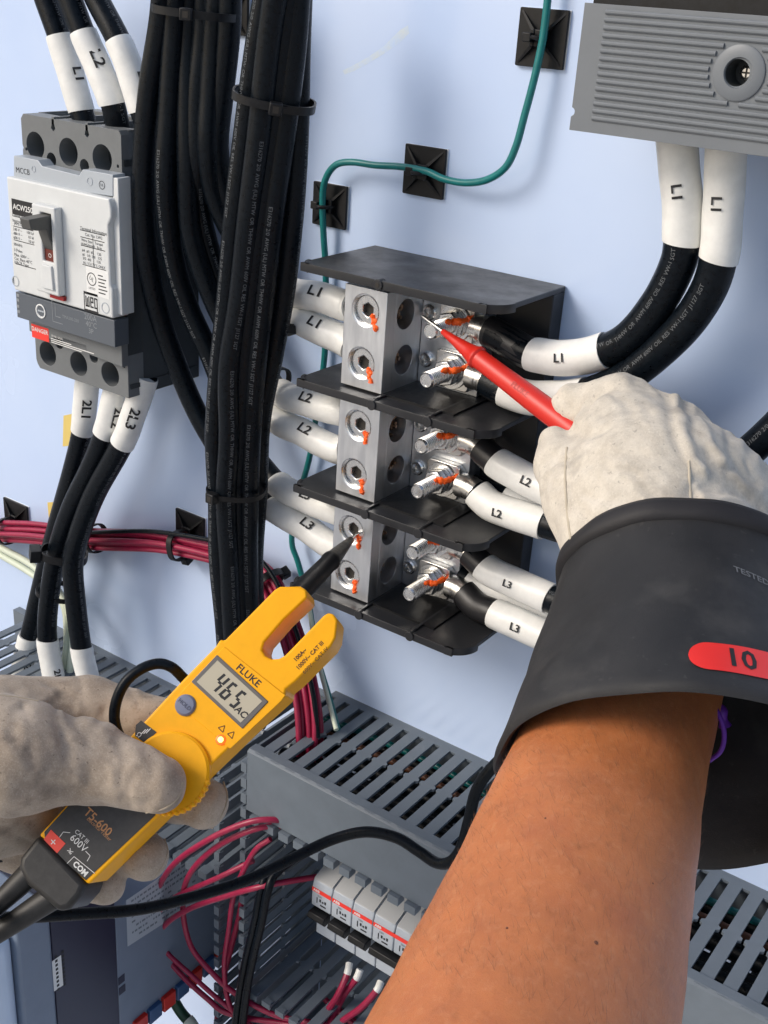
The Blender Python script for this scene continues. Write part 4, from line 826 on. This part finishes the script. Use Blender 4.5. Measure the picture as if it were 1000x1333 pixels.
part('warning_sign', tn, mat('brown_ink', (.1, .03, .005), .6), t, smooth=0)
x, y = mp([(222, 1006)])[0]
dl = part('dial', MB().lathe([(1.92, 0), (1.90, .22), (1.78, .32), (0, .34)], MF.P(x, y, -.05), MF.W, 48, cap=False), M_yel, t)
for k in range(13):
    a = -1.35 + k * .155; part('grip', MB().lathe([(.13, 0), (.12, .30), (.05, .36), (0, .36)], MF.P(x + 1.86 * math.cos(a), y + 1.86 * math.sin(a), -.02), MF.W, 8, cap=False), M_yel, dl)
part('mode_icon', MB().prism(mp([(177, 944), (184, 938), (204, 953), (190, 968), (176, 958)]), .0, .025, MF), M_meterface, t, smooth=0)
tn = MB()
for k in range(3):
    x, y = mp([(187 + k * 3.2, 953 - k * .5)])[0]; tn.box((x - .03, y - .14, .03), (x + .01, y + .16, .034), MF)
x, y = mp([(181, 957)])[0]; txt(tn, '\u03a9', .32, MF, x, y, .03, rot=a_fl); part('lettering', tn, M_whiteink, t, smooth=0)
fp_ = mp([(100, 1037), (206, 1058), (112, 1146), (60, 1100), (58, 1083)])
face = part('face_plate', MB().prism(fp_, 0, .035, MF), M_meterface, t, bevel=.015)
tn = MB(); x, y = mp([(128, 1070)])[0]; txt(tn, 'T5-600', .56, MF, x, y, .05, rot=a_fl, bold=.008); x, y = mp([(133, 1078)])[0]; txt(tn, 'Electrical Tester', .23, MF, x - .05, y - .12, .05, rot=a_fl, slant=.2)
part('lettering', tn, M_goldink, face, smooth=0)
tn = MB(); x, y = mp([(103, 1098)])[0]; txt(tn, '600V', .46, MF, x, y, .05, rot=a_fl); x, y = mp([(107, 1089)])[0]; txt(tn, 'CAT III', .28, MF, x, y, .05, rot=a_fl)
x, y = mp([(105, 1131)])[0]; txt(tn, 'COM', .36, MF, x, y, .05, rot=a_fl, bold=.014)
def stroke(a, b, wd=.014):
    A, B_ = np.array(mp([a])[0]), np.array(mp([b])[0]); d = nrm(B_ - A); n_ = np.array((-d[1], d[0])) * wd; tn.add([MF.P(*q, .05) for q in (A - n_, B_ - n_, B_ + n_, A + n_)], [(0, 1, 2, 3)])
for a, b in (((78, 1090), (83, 1083)), ((83, 1083), (92, 1084)), ((112, 1108), (118, 1114)), ((118, 1114), (114, 1121)), ((86, 1126), (97, 1115)), ((97, 1115), (124, 1137)), ((92, 1104), (92, 1109)), ((88, 1107), (96, 1109)), ((90, 1109), (94, 1111)), ((91, 1111), (93, 1112))): stroke(a, b)
part('lettering', tn, M_whiteink, face, smooth=0)
rp = part('positive_patch', MB().prism(mp([(67, 1080), (86, 1098), (73, 1113), (55, 1096)]), .03, .055, MF), mat('meter_red', (.80, .06, .035), .45), t, smooth=0)
tn = MB(); x, y = mp([(70, 1096)])[0]; tn.box((x - .14, y - .02, .058), (x + .14, y + .02, .062), MF).box((x - .02, y - .14, .058), (x + .02, y + .14, .062), MF); part('plus_sign', tn, M_whiteink, rp, smooth=0)
# boot with the two strain reliefs
bq = mp([(52, 1086), (114, 1150), (107, 1166), (92, 1183), (78, 1187), (60, 1171), (37, 1152), (26, 1130), (28, 1116)])
part('boot', MB().prism(bq, TH - .15, .22, MF), M_meterblk, t, bevel=.28, seg=4)
for a, b in (((40, 1122), (86, 1164)),): pass
def lead_relief(p0, p1, lab):
    A = MF.P(*MF.uv(*p0, -1.1), -1.1); B_ = MF.P(*MF.uv(*p1, -1.1), -1.1)
    part('strain_relief', MB().tube(Path([A, A * .5 + B_ * .5, B_], 6), lambda l, u: .62 - .16 * u, 16), M_meterblk, t)
    return B_
# ------------------------------------------------------------------ leads and probes
def lead(name, label, pts, r=.30, dep=None, per=8):
    P = Path([p if isinstance(p, np.ndarray) else (atd(*p[:3])) for p in pts], per)
    return single(name, MB().tube(P, r, 12), M_jacket, label, 'cable', 'black tester leads', smooth=60)
e1 = lead_relief((40, 1137), (-12, 1186), 0); e2 = lead_relief((68, 1168), (-14, 1222), 0)
lead('tester_lead', 'black lead leaving the tester boot at the upper strain relief', [e1 + (e1 - MF.P(*MF.uv(40, 1137, -1.1), -1.1)) * -.1, (-30, 1202, 51.5), (-70, 1235, 51), (-110, 1290, 51)], .36)
lead('tester_lead', 'black lead leaving the tester boot at the lower strain relief', [e2 * 1.0, (-40, 1245, 51), (-80, 1290, 51), (-110, 1350, 51)], .36)
lead('tester_lead', 'long black lead running from the left edge across the duct lid to the forearm', [(-70, 1196, 58), (-20, 1196, 58.5), (30, 1194, 59), (100, 1190, 60.5), (180, 1184, 62), (250, 1168, 63.5), (320, 1146, 65), (380, 1118, 66), (430, 1094, 66.5), (475, 1083, 66), (515, 1090, 65.5), (545, 1108, 65), (568, 1123, 64.2), (586, 1122, 63.5), (600, 1105, 63), (610, 1070, 62.5), (620, 1030, 62), (640, 1000, 61.5), (670, 975, 61), (710, 960, 60)], .32)
lead('tester_lead', 'black lead arching out of the left glove beside the yellow tester', [(172, 985, 56.6), (152, 950, 56.6), (150, 920, 56.6), (162, 890, 56.6), (182, 872, 56.7), (205, 864, 56.9), (224, 869, 57), (240, 884, 57.4), (262, 905, 57.8)], .27)
lead('tester_lead', 'black lead showing between the left glove and the drive at the left edge', [(-60, 1118, 57.5), (-10, 1117, 57.6), (30, 1112, 57.8), (80, 1104, 58.4)], .27)
# red probe
tip = np.array((3.5 - .30, -5.55, ZS[0] - .40 + .52)); hand = atd(760, 570, 56.2)
# the tip touches the upper stud of the L1 block
ax_ = nrm(hand - tip); Lh = np.linalg.norm(hand - tip)
t = thing('test_probe', 'red test probe with a bare steel tip touching the upper L1 stud', 'test probe', tip)
part('tip', MB().lathe([(0.03, -.55), (.10, -.3), (.115, 1.55)], tip, ax_, 14), M_zinc, t)
part('handle', MB().lathe([(.12, 1.2), (.16, 1.25), (.26, 2.2), (.40, 3.2), (.52, 3.75), (.60, 3.85), (.61, 4.0), (.52, 4.12), (.52, 4.4), (.54, 6), (.60, 8), (.64, Lh + 5)], tip, ax_, 22), M_redplastic, t)
tn = MB(); s0 = nrm(np.cross(ax_, CAM - hand)); up_ = s0 if s0[2] > 0 else -s0
pf = Fr(tip + ax_ * 7.5, ax_, up_, nrm(np.cross(ax_, up_)))
if pf.W @ (CAM - tip) < 0: pf.W = -pf.W
txt(tn, 'FLUKE', .42, pf, 0, 0, .60); part('lettering', tn, mat('probe_ink', (.42, .012, .01), .5), t, smooth=0)
# black probe clipped behind the tester, tip in the upper L3 screw
tipb = np.array((-.30, -6.15, ZS[2] - .25)); endb = MF.P(*MF.uv(352, 812, -3.4), -3.4); ax_ = nrm(endb - tipb); Lb = np.linalg.norm(endb - tipb)
t = thing('test_probe', 'black test probe with its tip in the upper L3 set screw', 'test probe', tipb)
part('tip', MB().lathe([(.03, -.5), (.11, -.2), (.12, 1.2)], tipb, ax_, 14), M_zinc, t)
part('handle', MB().lathe([(.13, .6), (.2, .7), (.34, 2.0), (.5, 3.6), (.56, 3.7), (.57, 4.0), (.52, 4.1), (.56, 6.0), (.62, 9), (.66, Lb + 3)], tipb, ax_, 22), M_black, t)
# ------------------------------------------------------------------ gloves and forearm
def sdf_caps(Q, caps, k=.8):
    d = None
    for c in caps:
        a, b, ra, rb = c[:4]; kk = c[4] if len(c) > 4 else k; a = np.asarray(a); b = np.asarray(b); ab = b - a
        tt = np.clip(((Q - a) @ ab) / max(1e-9, ab @ ab), 0, 1)
        e = np.linalg.norm(Q - a - tt[..., None] * ab, axis=-1) - (ra + (rb - ra) * tt)
        if d is None: d = e
        else: h = np.clip(.5 + .5 * (d - e) / kk, 0, 1); d = d * (1 - h) + e * h - kk * h * (1 - h)
    return d
def nets(fn, lo, hi, h):
    n = [int(math.ceil((hi[i] - lo[i]) / h)) + 1 for i in range(3)]
    ax = [lo[i] + h * np.arange(n[i]) for i in range(3)]; G = np.stack(np.meshgrid(*ax, indexing='ij'), -1)
    v = np.empty(n)
    for i in range(0, n[0], 16): v[i:i + 16] = fn(G[i:i + 16])
    s = v < 0; C_ = [(i, j, k) for i in (0, 1) for j in (0, 1) for k in (0, 1)]
    sl = lambda A, o: A[o[0]:n[0] - 1 + o[0], o[1]:n[1] - 1 + o[1], o[2]:n[2] - 1 + o[2]]
    cnt = sum(sl(s, o).astype(int) for o in C_); act = (cnt > 0) & (cnt < 8)
    acc = np.zeros(act.shape + (3,)); num = np.zeros(act.shape)
    for o in C_:
        for d in range(3):
            if o[d] == 0:
                p = list(o); p[d] = 1; A, B = sl(v, o), sl(v, p); x = (A < 0) != (B < 0)
                tt = np.where(x, A / np.where(x, A - B, 1), 0)
                for q in range(3): acc[..., q] += np.where(x, o[q] + (tt if q == d else 0), 0)
                num += x
    idx = -np.ones(act.shape, int); w_ = np.argwhere(act); idx[act] = np.arange(len(w_))
    P = np.array(lo) + h * (w_ + acc[act] / num[act][:, None]); F = []
    for d in range(3):
        e1_, e2_ = [(1, 2), (2, 0), (0, 1)][d]
        A = np.take(s, range(n[d] - 1), d); B = np.take(s, range(1, n[d]), d)
        for flip, X in ((0, A & ~B), (1, ~A & B)):
            c = np.argwhere(X); ok = (c[:, e1_] > 0) & (c[:, e2_] > 0) & (c[:, e1_] < n[e1_] - 1) & (c[:, e2_] < n[e2_] - 1); c = c[ok]; q = []
            for u, w2 in ((1, 1), (0, 1), (0, 0), (1, 0)):
                m = c.copy(); m[:, e1_] -= u; m[:, e2_] -= w2; q.append(idx[m[:, 0], m[:, 1], m[:, 2]])
            q = np.stack(q if not flip else q[::-1], 1); F += [tuple(int(z) for z in r) for r in q if min(r) >= 0]
    me = bpy.data.meshes.new('body'); me.from_pydata([tuple(p) for p in P], [], F); me.update(); me.shade_smooth()
    bm = bmesh.new(); bm.from_mesh(me); bmesh.ops.recalc_face_normals(bm, faces=bm.faces)
    bmesh.ops.smooth_vert(bm, verts=bm.verts, factor=.5, use_axis_x=True, use_axis_y=True, use_axis_z=True); bm.to_mesh(me); bm.free()
    return me
def cp(p0, p1, k=.8):
    """capsule from (px, py, depth, radius px) to the same"""
    return (atd(*p0[:3]), atd(*p1[:3]), p0[3] * p0[2] / FPX, p1[3] * p1[2] / FPX, k)
def cut(fn, px, py, d0, d1):
    """first point where the line of sight meets the surface"""
    ts = np.linspace(d0, d1, 420); Q = np.array([atd(px, py, q) for q in ts]); v = fn(Q); i = np.argmax(v < 0)
    return Q[i] if v.min() < 0 else Q[int(np.argmin(v))]
def with_creases(base, lines, d0, d1):
    Ls = []
    for pts, depth, rad in lines:
        q = np.array([cut(base, x, y, d0, d1) for x, y in pts]); Ls.append((catmull(q, 5), depth, rad))
    def fn(Q):
        d = base(Q); near = np.abs(d) < 1.0
        if not near.any(): return d
        q0 = Q[near]; dd = d[near]
        for q, depth, rad in Ls:
            c = q.mean(0); R2 = np.max(np.linalg.norm(q - c, axis=1)) + 3 * rad; s2 = np.linalg.norm(q0 - c, axis=-1) < R2
            if not s2.any(): continue
            P_ = q0[s2]; m = None
            for i in range(len(q) - 1):
                ab = q[i + 1] - q[i]; tt = np.clip(((P_ - q[i]) @ ab) / max(1e-9, ab @ ab), 0, 1); e = np.linalg.norm(P_ - q[i] - tt[..., None] * ab, axis=-1); m = e if m is None else np.minimum(m, e)
            x = dd[s2]; dd[s2] = x - depth * np.exp(-(m / rad) ** 2)
        d = d.copy(); d[near] = dd; return d
    return fn
def folds(base, boxes, d0, d1):
    out = []
    for x0, y0, x1, y1, ang, n, L_, dep in boxes:
        for k in range(n):
            x = x0 + RNG.rand() * (x1 - x0); y = y0 + RNG.rand() * (y1 - y0); a = math.radians(ang + RNG.randn() * 22); l = L_ * (.5 + RNG.rand()); b = RNG.randn() * .15
            out.append(([(x - l * math.cos(a), y - l * math.sin(a)), (x + l * b * math.sin(a), y - l * b * math.cos(a)), (x + l * math.cos(a), y + l * math.sin(a))], 1.5 * dep * (.4 + RNG.rand()) * (-1 if k % 3 else .8), .11 + RNG.rand() * .14))
    return out
def lump(Q, a, s, ph=0.):
    x, y, z = Q[..., 0] * s, Q[..., 1] * s, Q[..., 2] * s
    return a * (np.sin(x + 1.3 * np.sin(y * .9 + ph)) * np.cos(z * 1.1 + .8 * np.sin(x * 1.2)) + .6 * np.sin(y * 1.7 + z * 1.3 + ph) * np.cos(x * 1.9 - ph))
PS = thing('person', 'person reaching in with pale leather gloves, one holding a tester and one a red probe', 'person', atd(700, 1500, 34))
def bounds(caps, m=.8):
    A = np.array([np.minimum(c[0] - c[2], c[1] - c[3]) for c in caps]).min(0) - m; B = np.array([np.maximum(c[0] + c[2], c[1] + c[3]) for c in caps]).max(0) + m; return A, B
# left glove: thumb lies over the tester, four fingers pass behind it
def pd(px, py, w=0.):      # depth of the tester's plane there
    q = MF.P(*MF.uv(px, py, w), w); return RC[2] @ (q - CAM)
dT = pd(200, 1010); dB = pd(200, 1010, -2.5)
LCAP = [cp((-110, 965, 52.5, 80), (20, 985, 52.6, 72)), cp((20, 985, 52.6, 72), (110, 990, pd(110, 990) - 1.5, 52)), cp((110, 990, pd(110, 990) - 1.5, 52), (204, 1020, pd(204, 1020) - 1.25, 39), .6),
        cp((-110, 1000, 56.5, 110), (0, 990, 57, 95), 1.2), cp((-110, 1080, 56, 60), (20, 1060, 57.2, 52), 1.2),
        cp((0, 930, 58, 50), (115, 928, dB + 2.6, 46)), cp((115, 928, dB + 2.6, 46), (215, 950, dB + 2.2, 40), .5),
        cp((0, 1000, 59, 55), (140, 1010, dB + 2.6, 46), .6), cp((140, 1010, dB + 2.6, 46), (235, 1030, dB + 1.6, 40), .3), cp((235, 1030, dB + 1.6, 40), (264, 1046, dB + .2, 33), .3),
        cp((0, 1050, 59, 50), (100, 1075, dB + 2.4, 42), .5), cp((100, 1075, dB + 2.4, 42), (165, 1100, dB + 1.2, 37), .25), cp((165, 1100, dB + 1.2, 37), (188, 1114, dB + .1, 32), .25),
        cp((-10, 1090, 58.5, 34), (60, 1120, dB + 2.2, 32), .4), cp((60, 1120, dB + 2.2, 32), (118, 1142, dB + 1.2, 30), .2), cp((118, 1142, dB + 1.2, 30), (138, 1152, dB + .2, 26), .2)]
fb = lambda Q: sdf_caps(Q, LCAP) + lump(Q, .03, 1.3) + lump(Q, .012, 4.3, 1.)
fl_ = with_creases(fb, [([(238, 1020), (228, 1043), (205, 1056), (180, 1054)], .10, .22), ([(75, 1026), (100, 1038), (130, 1046)], -.14, .35), ([(186, 1022), (200, 1034), (188, 1050)], -.12, .3), ([(120, 955), (135, 985), (128, 1020)], -.10, .5), ([(0, 905), (60, 912), (100, 922), (150, 950)], .10, .22), ([(85, 950), (95, 985)], -.08, .4), ([(288, 1020), (294, 1042), (280, 1072)], .08, .15), ([(95, 935), (112, 960), (118, 1000), (110, 1030)], -.16, .28), ([(150, 965), (160, 990), (158, 1015)], -.10, .2), ([(30, 1030), (70, 1022), (95, 1034)], -.2, .3), ([(60, 890), (80, 905), (90, 930)], -.12, .22), ([(20, 900), (30, 930), (20, 960)], -.12, .3)] + folds(fb, [(10, 920, 130, 1020, 80, 16, 22, .07), (130, 960, 225, 1040, 60, 12, 14, .06), (20, 885, 180, 930, 60, 8, 14, .06), (5, 1060, 60, 1100, 20, 5, 16, .07), (240, 1020, 285, 1070, 100, 4, 10, .05), (165, 1090, 205, 1140, 100, 4, 10, .05)], 46, 66), 46, 66)
A, B = bounds(LCAP); me = nets(fl_, A, B, .14)
part('leather_glove', me, M_leather2, PS, 'worn grey leather glove gripping the yellow tester')
# right glove: a fist seen from the back, red probe pinched between forefinger and thumb
RCAP = [cp((868, 750, 49.5, 108), (850, 650, 52.0, 112), 1.2), cp((850, 650, 52.0, 112), (815, 588, 54.2, 78), 1.2), cp((915, 735, 50, 80), (925, 660, 52.6, 80), 1.4), cp((925, 660, 52.6, 80), (872, 575, 55, 52), 1.2),
        cp((855, 572, 55, 52), (805, 537, 56, 50), .9), cp((805, 537, 56, 50), (748, 527, 57.0, 27), .35), cp((748, 527, 57.0, 27), (736, 552, 58.6, 22), .3), cp((880, 600, 55.5, 60), (815, 580, 58, 50), .9),
        cp((800, 715, 50.5, 62), (762, 650, 52.8, 52), 1.0), cp((762, 650, 52.8, 52), (731, 604, 54.6, 36), .6), cp((731, 604, 54.6, 36), (722, 575, 55.4, 21), .3),
        cp((1010, 735, 52, 62), (945, 640, 54.5, 52), 1.0), cp((1060, 760, 52, 60), (1010, 700, 53, 55), 1.0)]
fb2 = lambda Q: sdf_caps(Q, RCAP, 1.0) + lump(Q, .03, 1.7) + lump(Q, .018, 4.1, 2.)
fr_ = with_creases(fb2, [([(734, 590), (722, 650), (728, 720)], .0, .12), ([(735, 580), (737, 640), (745, 700), (750, 735)], .075, .13), ([(880, 512), (886, 550), (900, 590), (915, 608)], .16, .24), ([(870, 512), (874, 552), (892, 596), (908, 622)], -.14, .25), ([(893, 520), (905, 560), (925, 590), (938, 622)], -.12, .22), ([(905, 520), (922, 565), (942, 600)], .10, .2), ([(897, 588), (897, 625), (898, 660)], .07, .12), ([(910, 625), (940, 640), (975, 650)], -.12, .3), ([(940, 600), (965, 630), (990, 640)], .12, .3), ([(750, 556), (757, 540), (770, 520), (786, 505)], -.50, .26), ([(742, 560), (765, 566), (785, 560)], -.25, .3), ([(700, 600), (706, 640), (720, 690)], .06, .2), ([(712, 590), (728, 600), (742, 596)], -.16, .2), ([(708, 625), (726, 632), (740, 626)], -.12, .18), ([(905, 640), (935, 628), (965, 640), (990, 665)], -.18, .25), ([(925, 655), (955, 650), (985, 672)], .16, .2), ([(952, 590), (966, 615), (985, 632)], -.15, .2), ([(800, 500), (815, 520), (822, 545)], -.10, .25), ([(765, 600), (800, 590), (850, 592)], -.06, .3), ([(722, 510), (730, 524), (728, 540)], -.12, .15)] + folds(fb2, [(750, 570, 880, 680, 20, 16, 26, .045), (900, 560, 990, 660, 50, 16, 16, .09), (700, 580, 740, 700, 75, 9, 16, .06), (770, 490, 870, 550, 30, 9, 16, .05), (712, 505, 750, 545, 60, 5, 8, .05)], 42, 64), 42, 64)
A, B = bounds(RCAP); me = nets(fr_, A, B, .125)
part('leather_glove', me, M_leather, PS, 'clean cream leather glove pinching the red probe')
# rubber gauntlet: a flared cone with a rolled mouth, open towards the elbow
c0 = atd(886, 765, 50.3); c1 = atd(884, 1020, 44.6); gax = nrm(c1 - c0); GL = np.linalg.norm(c1 - c0)
gs_ = nrm(RC[0] - gax * (RC[0] @ gax)); gd = np.cross(gax, gs_)
def gring(h, r, sq=1., seed=0.):
    out = []
    for j in range(96):
        a = 2 * math.pi * j / 96; q = r * (1 + .020 * math.sin(2 * a + h * .5 + seed) + .015 * math.sin(3 * a - h * .7) + .007 * math.sin(7 * a + h) + .004 * math.sin(13 * a - 1.6 * h))
        out.append(c0 + gax * h + gs_ * q * math.cos(a) + gd * q * sq * math.sin(a))
    return out
outer = [(-.6, 5.05), (.3, 5.1), (GL * .12, 5.2), (GL * .25, 5.4), (GL * .4, 5.7), (GL * .55, 6.05), (GL * .7, 6.45), (GL * .82, 6.75), (GL * .92, 7.02), (GL - .15, 7.2), (GL + .12, 7.2), (GL + .26, 7.08), (GL + .12, 6.92), (GL - .6, 6.7), (GL * .75, 6.4), (GL * .5, 5.7), (GL * .2, 5.05), (-.6, 4.7)]
dens = []
for (h_a, r_a), (h_b, r_b) in zip(outer[:-1], outer[1:]):
    nn = max(1, int(abs(h_b - h_a) / .25)); dens += [(h_a + (h_b - h_a) * k / nn, r_a + (r_b - r_a) * k / nn) for k in range(nn)]
gm = MB(); gm.rings([gring(h, r) for h, r in dens + [outer[-1]]], False, False)
gob = part('rubber_gauntlet', gm, M_rubber, PS, smooth=60)
trim = [(-.80, 4.8), (-.75, 5.22), (-.50, 5.36), (-.1, 5.38), (.2, 5.30), (.3, 5.05)]
part('trim_band', MB().rings([gring(h, r, 1., .2) for h, r in trim], False, False), M_rubrim, gob, smooth=60)
bvh = BVHTree.FromPolygons([Vector(v) for v in gm.v], gm.f)
def stick(px, py, off):
    d = Vector(ray(px, py)).normalized(); loc, n, i, _ = bvh.ray_cast(Vector(CAM), d)
    if loc is None: return None
    if n.dot(d) > 0: n = -n
    return np.array(loc + n * off)
OH = [h for h, r in outer[:11]]; OR = [r for h, r in outer[:11]]
def gpt(h, a, off):
    r = float(np.interp(h, OH, OR)); q = r * (1 + .020 * math.sin(2 * a + h * .5) + .015 * math.sin(3 * a - h * .7) + .007 * math.sin(7 * a + h) + .004 * math.sin(13 * a - 1.6 * h)) + off
    return c0 + gax * h + gs_ * q * math.cos(a) + gd * q * math.sin(a)
def gha(px, py):
    p = stick(px, py, 0)
    if p is None: return None
    p = p - c0; return np.array((p @ gax, math.atan2(p @ gd, p @ gs_)))
A0, A1 = gha(896, 853), gha(965, 860); print('LABEL', A0, A1); dA = A1 - A0; rm = float(np.interp(A0[0], OH, OR)); sg = math.copysign(1, dA[1])
sl_ = (A1[0] - A0[0]) / (abs(dA[1]) * rm)      # slope of the label on the unrolled cone
LL, LH = 3.6, .70
def gl_(x, y, off):                            # x along the label from its left end, y up; centimetres
    h = A0[0] + x * sl_ - y; return gpt(h, A0[1] + sg * x / rm, off)
tag = MB(); rings = []
for x in np.r_[np.linspace(0, .12, 4), np.linspace(.18, LH, 6), np.linspace(LH + .15, 2 * LL - LH - .15, 36), np.linspace(2 * LL - LH, 2 * LL, 8)]:
    e = max(0, LH - min(x, 2 * LL - x)); hh = math.sqrt(max(.0004, LH * LH - e * e)); rings.append([gl_(x, y, .03) for y in np.linspace(-hh, hh, 11)])
m = len(rings[0])
tag.add([p for r in rings for p in r], [(a * m + b, a * m + b + 1, (a + 1) * m + b + 1, (a + 1) * m + b) for a in range(len(rings) - 1) for b in range(m - 1)])
lb = part('size_label', tag, mat('label_red', (.83, .025, .02), .42, coat=.2), gob, smooth=60)
tn = MB()
for s_, size, x0, y0 in (('10', 1.25, 1.95, .02), ('CLASS 0', .22, 4.0, .28), ('EN60903', .22, 4.05, .0), ('TYPE I', .22, 4.0, -.28)):
    g_, f_ = glyphs(s_, size, size * .02); tn.add([gl_(x0 + a, y0 + b, .045) for a, b in g_], f_)
part('lettering', tn, M_ink, lb, smooth=0)
B0 = gha(945, 740)
g_, f_ = glyphs('TESTED', .42, .006)
part('lettering', MB().add([gpt(B0[0] - b + a * .12, B0[1] + sg * (a + 1.0) / 5.2, .02) for a, b in g_], f_), mat('rubber_ink', (.16, .165, .17), .7), gob, smooth=0)
for pts in ([(738, 583), (736, 620), (738, 660), (743, 700), (752, 742)], [(897, 600), (898, 630), (900, 662)]):
    part('seam', MB().tube(Path([cut(fr_, x, y, 46, 60) + .0 * nrm(ray(x, y)) for x, y in catmull([np.array((*q, 0.)) for q in pts], 6)[:, :2]], 3), .065, 8), M_seam, PS.children[1] if len(PS.children) > 1 else PS)
for pts in ([(291, 1018), (296, 1038), (288, 1062), (276, 1078)], [(214, 1092), (218, 1110), (208, 1132), (196, 1146)], [(238, 1018), (232, 1038), (215, 1052), (190, 1058)], [(-5, 905), (25, 908), (50, 913)]):
    part('seam', MB().tube(Path([cut(fl_, x, y, 46, 66) for x, y in pts], 6), .05, 8), mat('seam_worn', (.42, .35, .26), .9, bump=.5, bscale=15), PS.children[0])
# bare forearm: one continuous tapered limb
ARM = Path([atd(835, 860, 48.3), atd(812, 930, 46.2), atd(786, 1010, 43.8), atd(757, 1105, 41), atd(728, 1200, 38.6), atd(682, 1340, 35.6), atd(630, 1480, 33)], 10)
rr_ = lambda l: float(np.interp(l / ARM.L[-1], [0, .2, .36, .56, .74, 1], [3.35, 3.5, 3.62, 3.95, 4.25, 4.6]))
def armw(l, a):
    w_ = .025 * math.sin(2 * a + .6) + .02 * math.sin(3 * a + l * .12) + .006 * math.sin(l * .9 + 2 * a) + .003 * math.sin(l * 2.3 + 5 * a)
    for a0, sl2, am2, wd2 in ((4.5, .02, .008, .10), (5.1, -.03, .007, .09), (3.9, .035, .006, .08)):    # tendons and veins under the skin
        d = (a - a0 - sl2 * l + .12 * math.sin(l * .5 + a0) + math.pi) % (2 * math.pi) - math.pi; w_ += am2 * math.exp(-(d / wd2) ** 2)
    return w_
am = MB(); R = []
for l in np.linspace(0, ARM.L[-1], 110):
    p, tt, n_, b_ = ARM.at(l); r = rr_(l); sd = nrm(RC[0] - tt * (RC[0] @ tt)); dp_ = np.cross(tt, sd); ring = []
    for j in range(110):
        a = 2 * math.pi * j / 110; q = r * (1 + armw(l, a))
        ring.append(p + sd * q * math.cos(a) + dp_ * q * .88 * math.sin(a))
    R.append(ring)
am.rings(R); part('forearm', am, M_skin, PS, smooth=80)
hr = MB()
for k in range(3200):
    l = 3 + RNG.rand() * (ARM.L[-1] - 5); p, tt, n_, b_ = ARM.at(l); r = rr_(l); sd = nrm(RC[0] - tt * (RC[0] @ tt)); dp_ = np.cross(tt, sd); a = RNG.rand() * 6.28
    q = r * (1 + armw(l, a))
    n1 = sd * math.cos(a) + dp_ * .88 * math.sin(a); s0 = p + n1 * q; tg = nrm(np.cross(tt, n1)); d = nrm(tt * (-.7) + tg * (.5 + RNG.randn() * .3) + n1 * .25); L_ = .25 + RNG.rand() * .35
    wv = nrm(np.cross(d, n1)) * .0042; s1 = s0 + d * L_ * .5 + n1 * .0; s2 = s0 + d * L_ - n1 * .10 * L_
    hr.add([s0 - wv, s0 + wv, s1 + wv * .8, s1 - wv * .8, s2], [(0, 1, 2, 3), (3, 2, 4)])
o = part('arm_hair', hr, mat('hair', (.24, .10, .045), .6), bpy.data.objects['forearm'], smooth=0); o['kind'] = 'stuff'
mo = MB()
for px, py, r in ((776, 1227, .07), (660, 1208, .045), (710, 1065, .04), (850, 1150, .035)):
    p = atd(px, py, 30); d_ = Vector(ray(px, py)).normalized(); bv = BVHTree.FromPolygons([Vector(v) for v in am.v], am.f); h_ = bv.ray_cast(Vector(CAM), d_)
    if h_[0] is not None: part('mole', MB().lathe([(r, 0), (r * .8, r * .35), (0, r * .5)], np.array(h_[0]) - r * .1 * np.array(h_[1]), np.array(h_[1]), 10, cap=False), mat('mole_brown', (.16, .055, .025), .6), bpy.data.objects['forearm'])
br = Path([atd(*p) for p in [(880, 905, 45.6), (905, 905, 45.4), (925, 915, 45.2), (938, 935, 45.0), (943, 958, 45.2), (938, 978, 45.6), (924, 990, 46)]], 8)
single('purple_loop', MB().tube(br, .10, 8), M_purple, 'thin purple cord loop hanging inside the black gauntlet beside the wrist', 'cord', smooth=60)
b2 = Path([atd(*p) for p in [(905, 892, 46.4), (925, 905, 46.5), (938, 925, 46.6), (944, 945, 46.7)]], 8)
o = single('purple_braid', MB().tube(b2, lambda l, u: .22 + .06 * math.sin(l * 9), 10), M_purple, 'braided purple band in the shade inside the black gauntlet', 'cord', smooth=60)
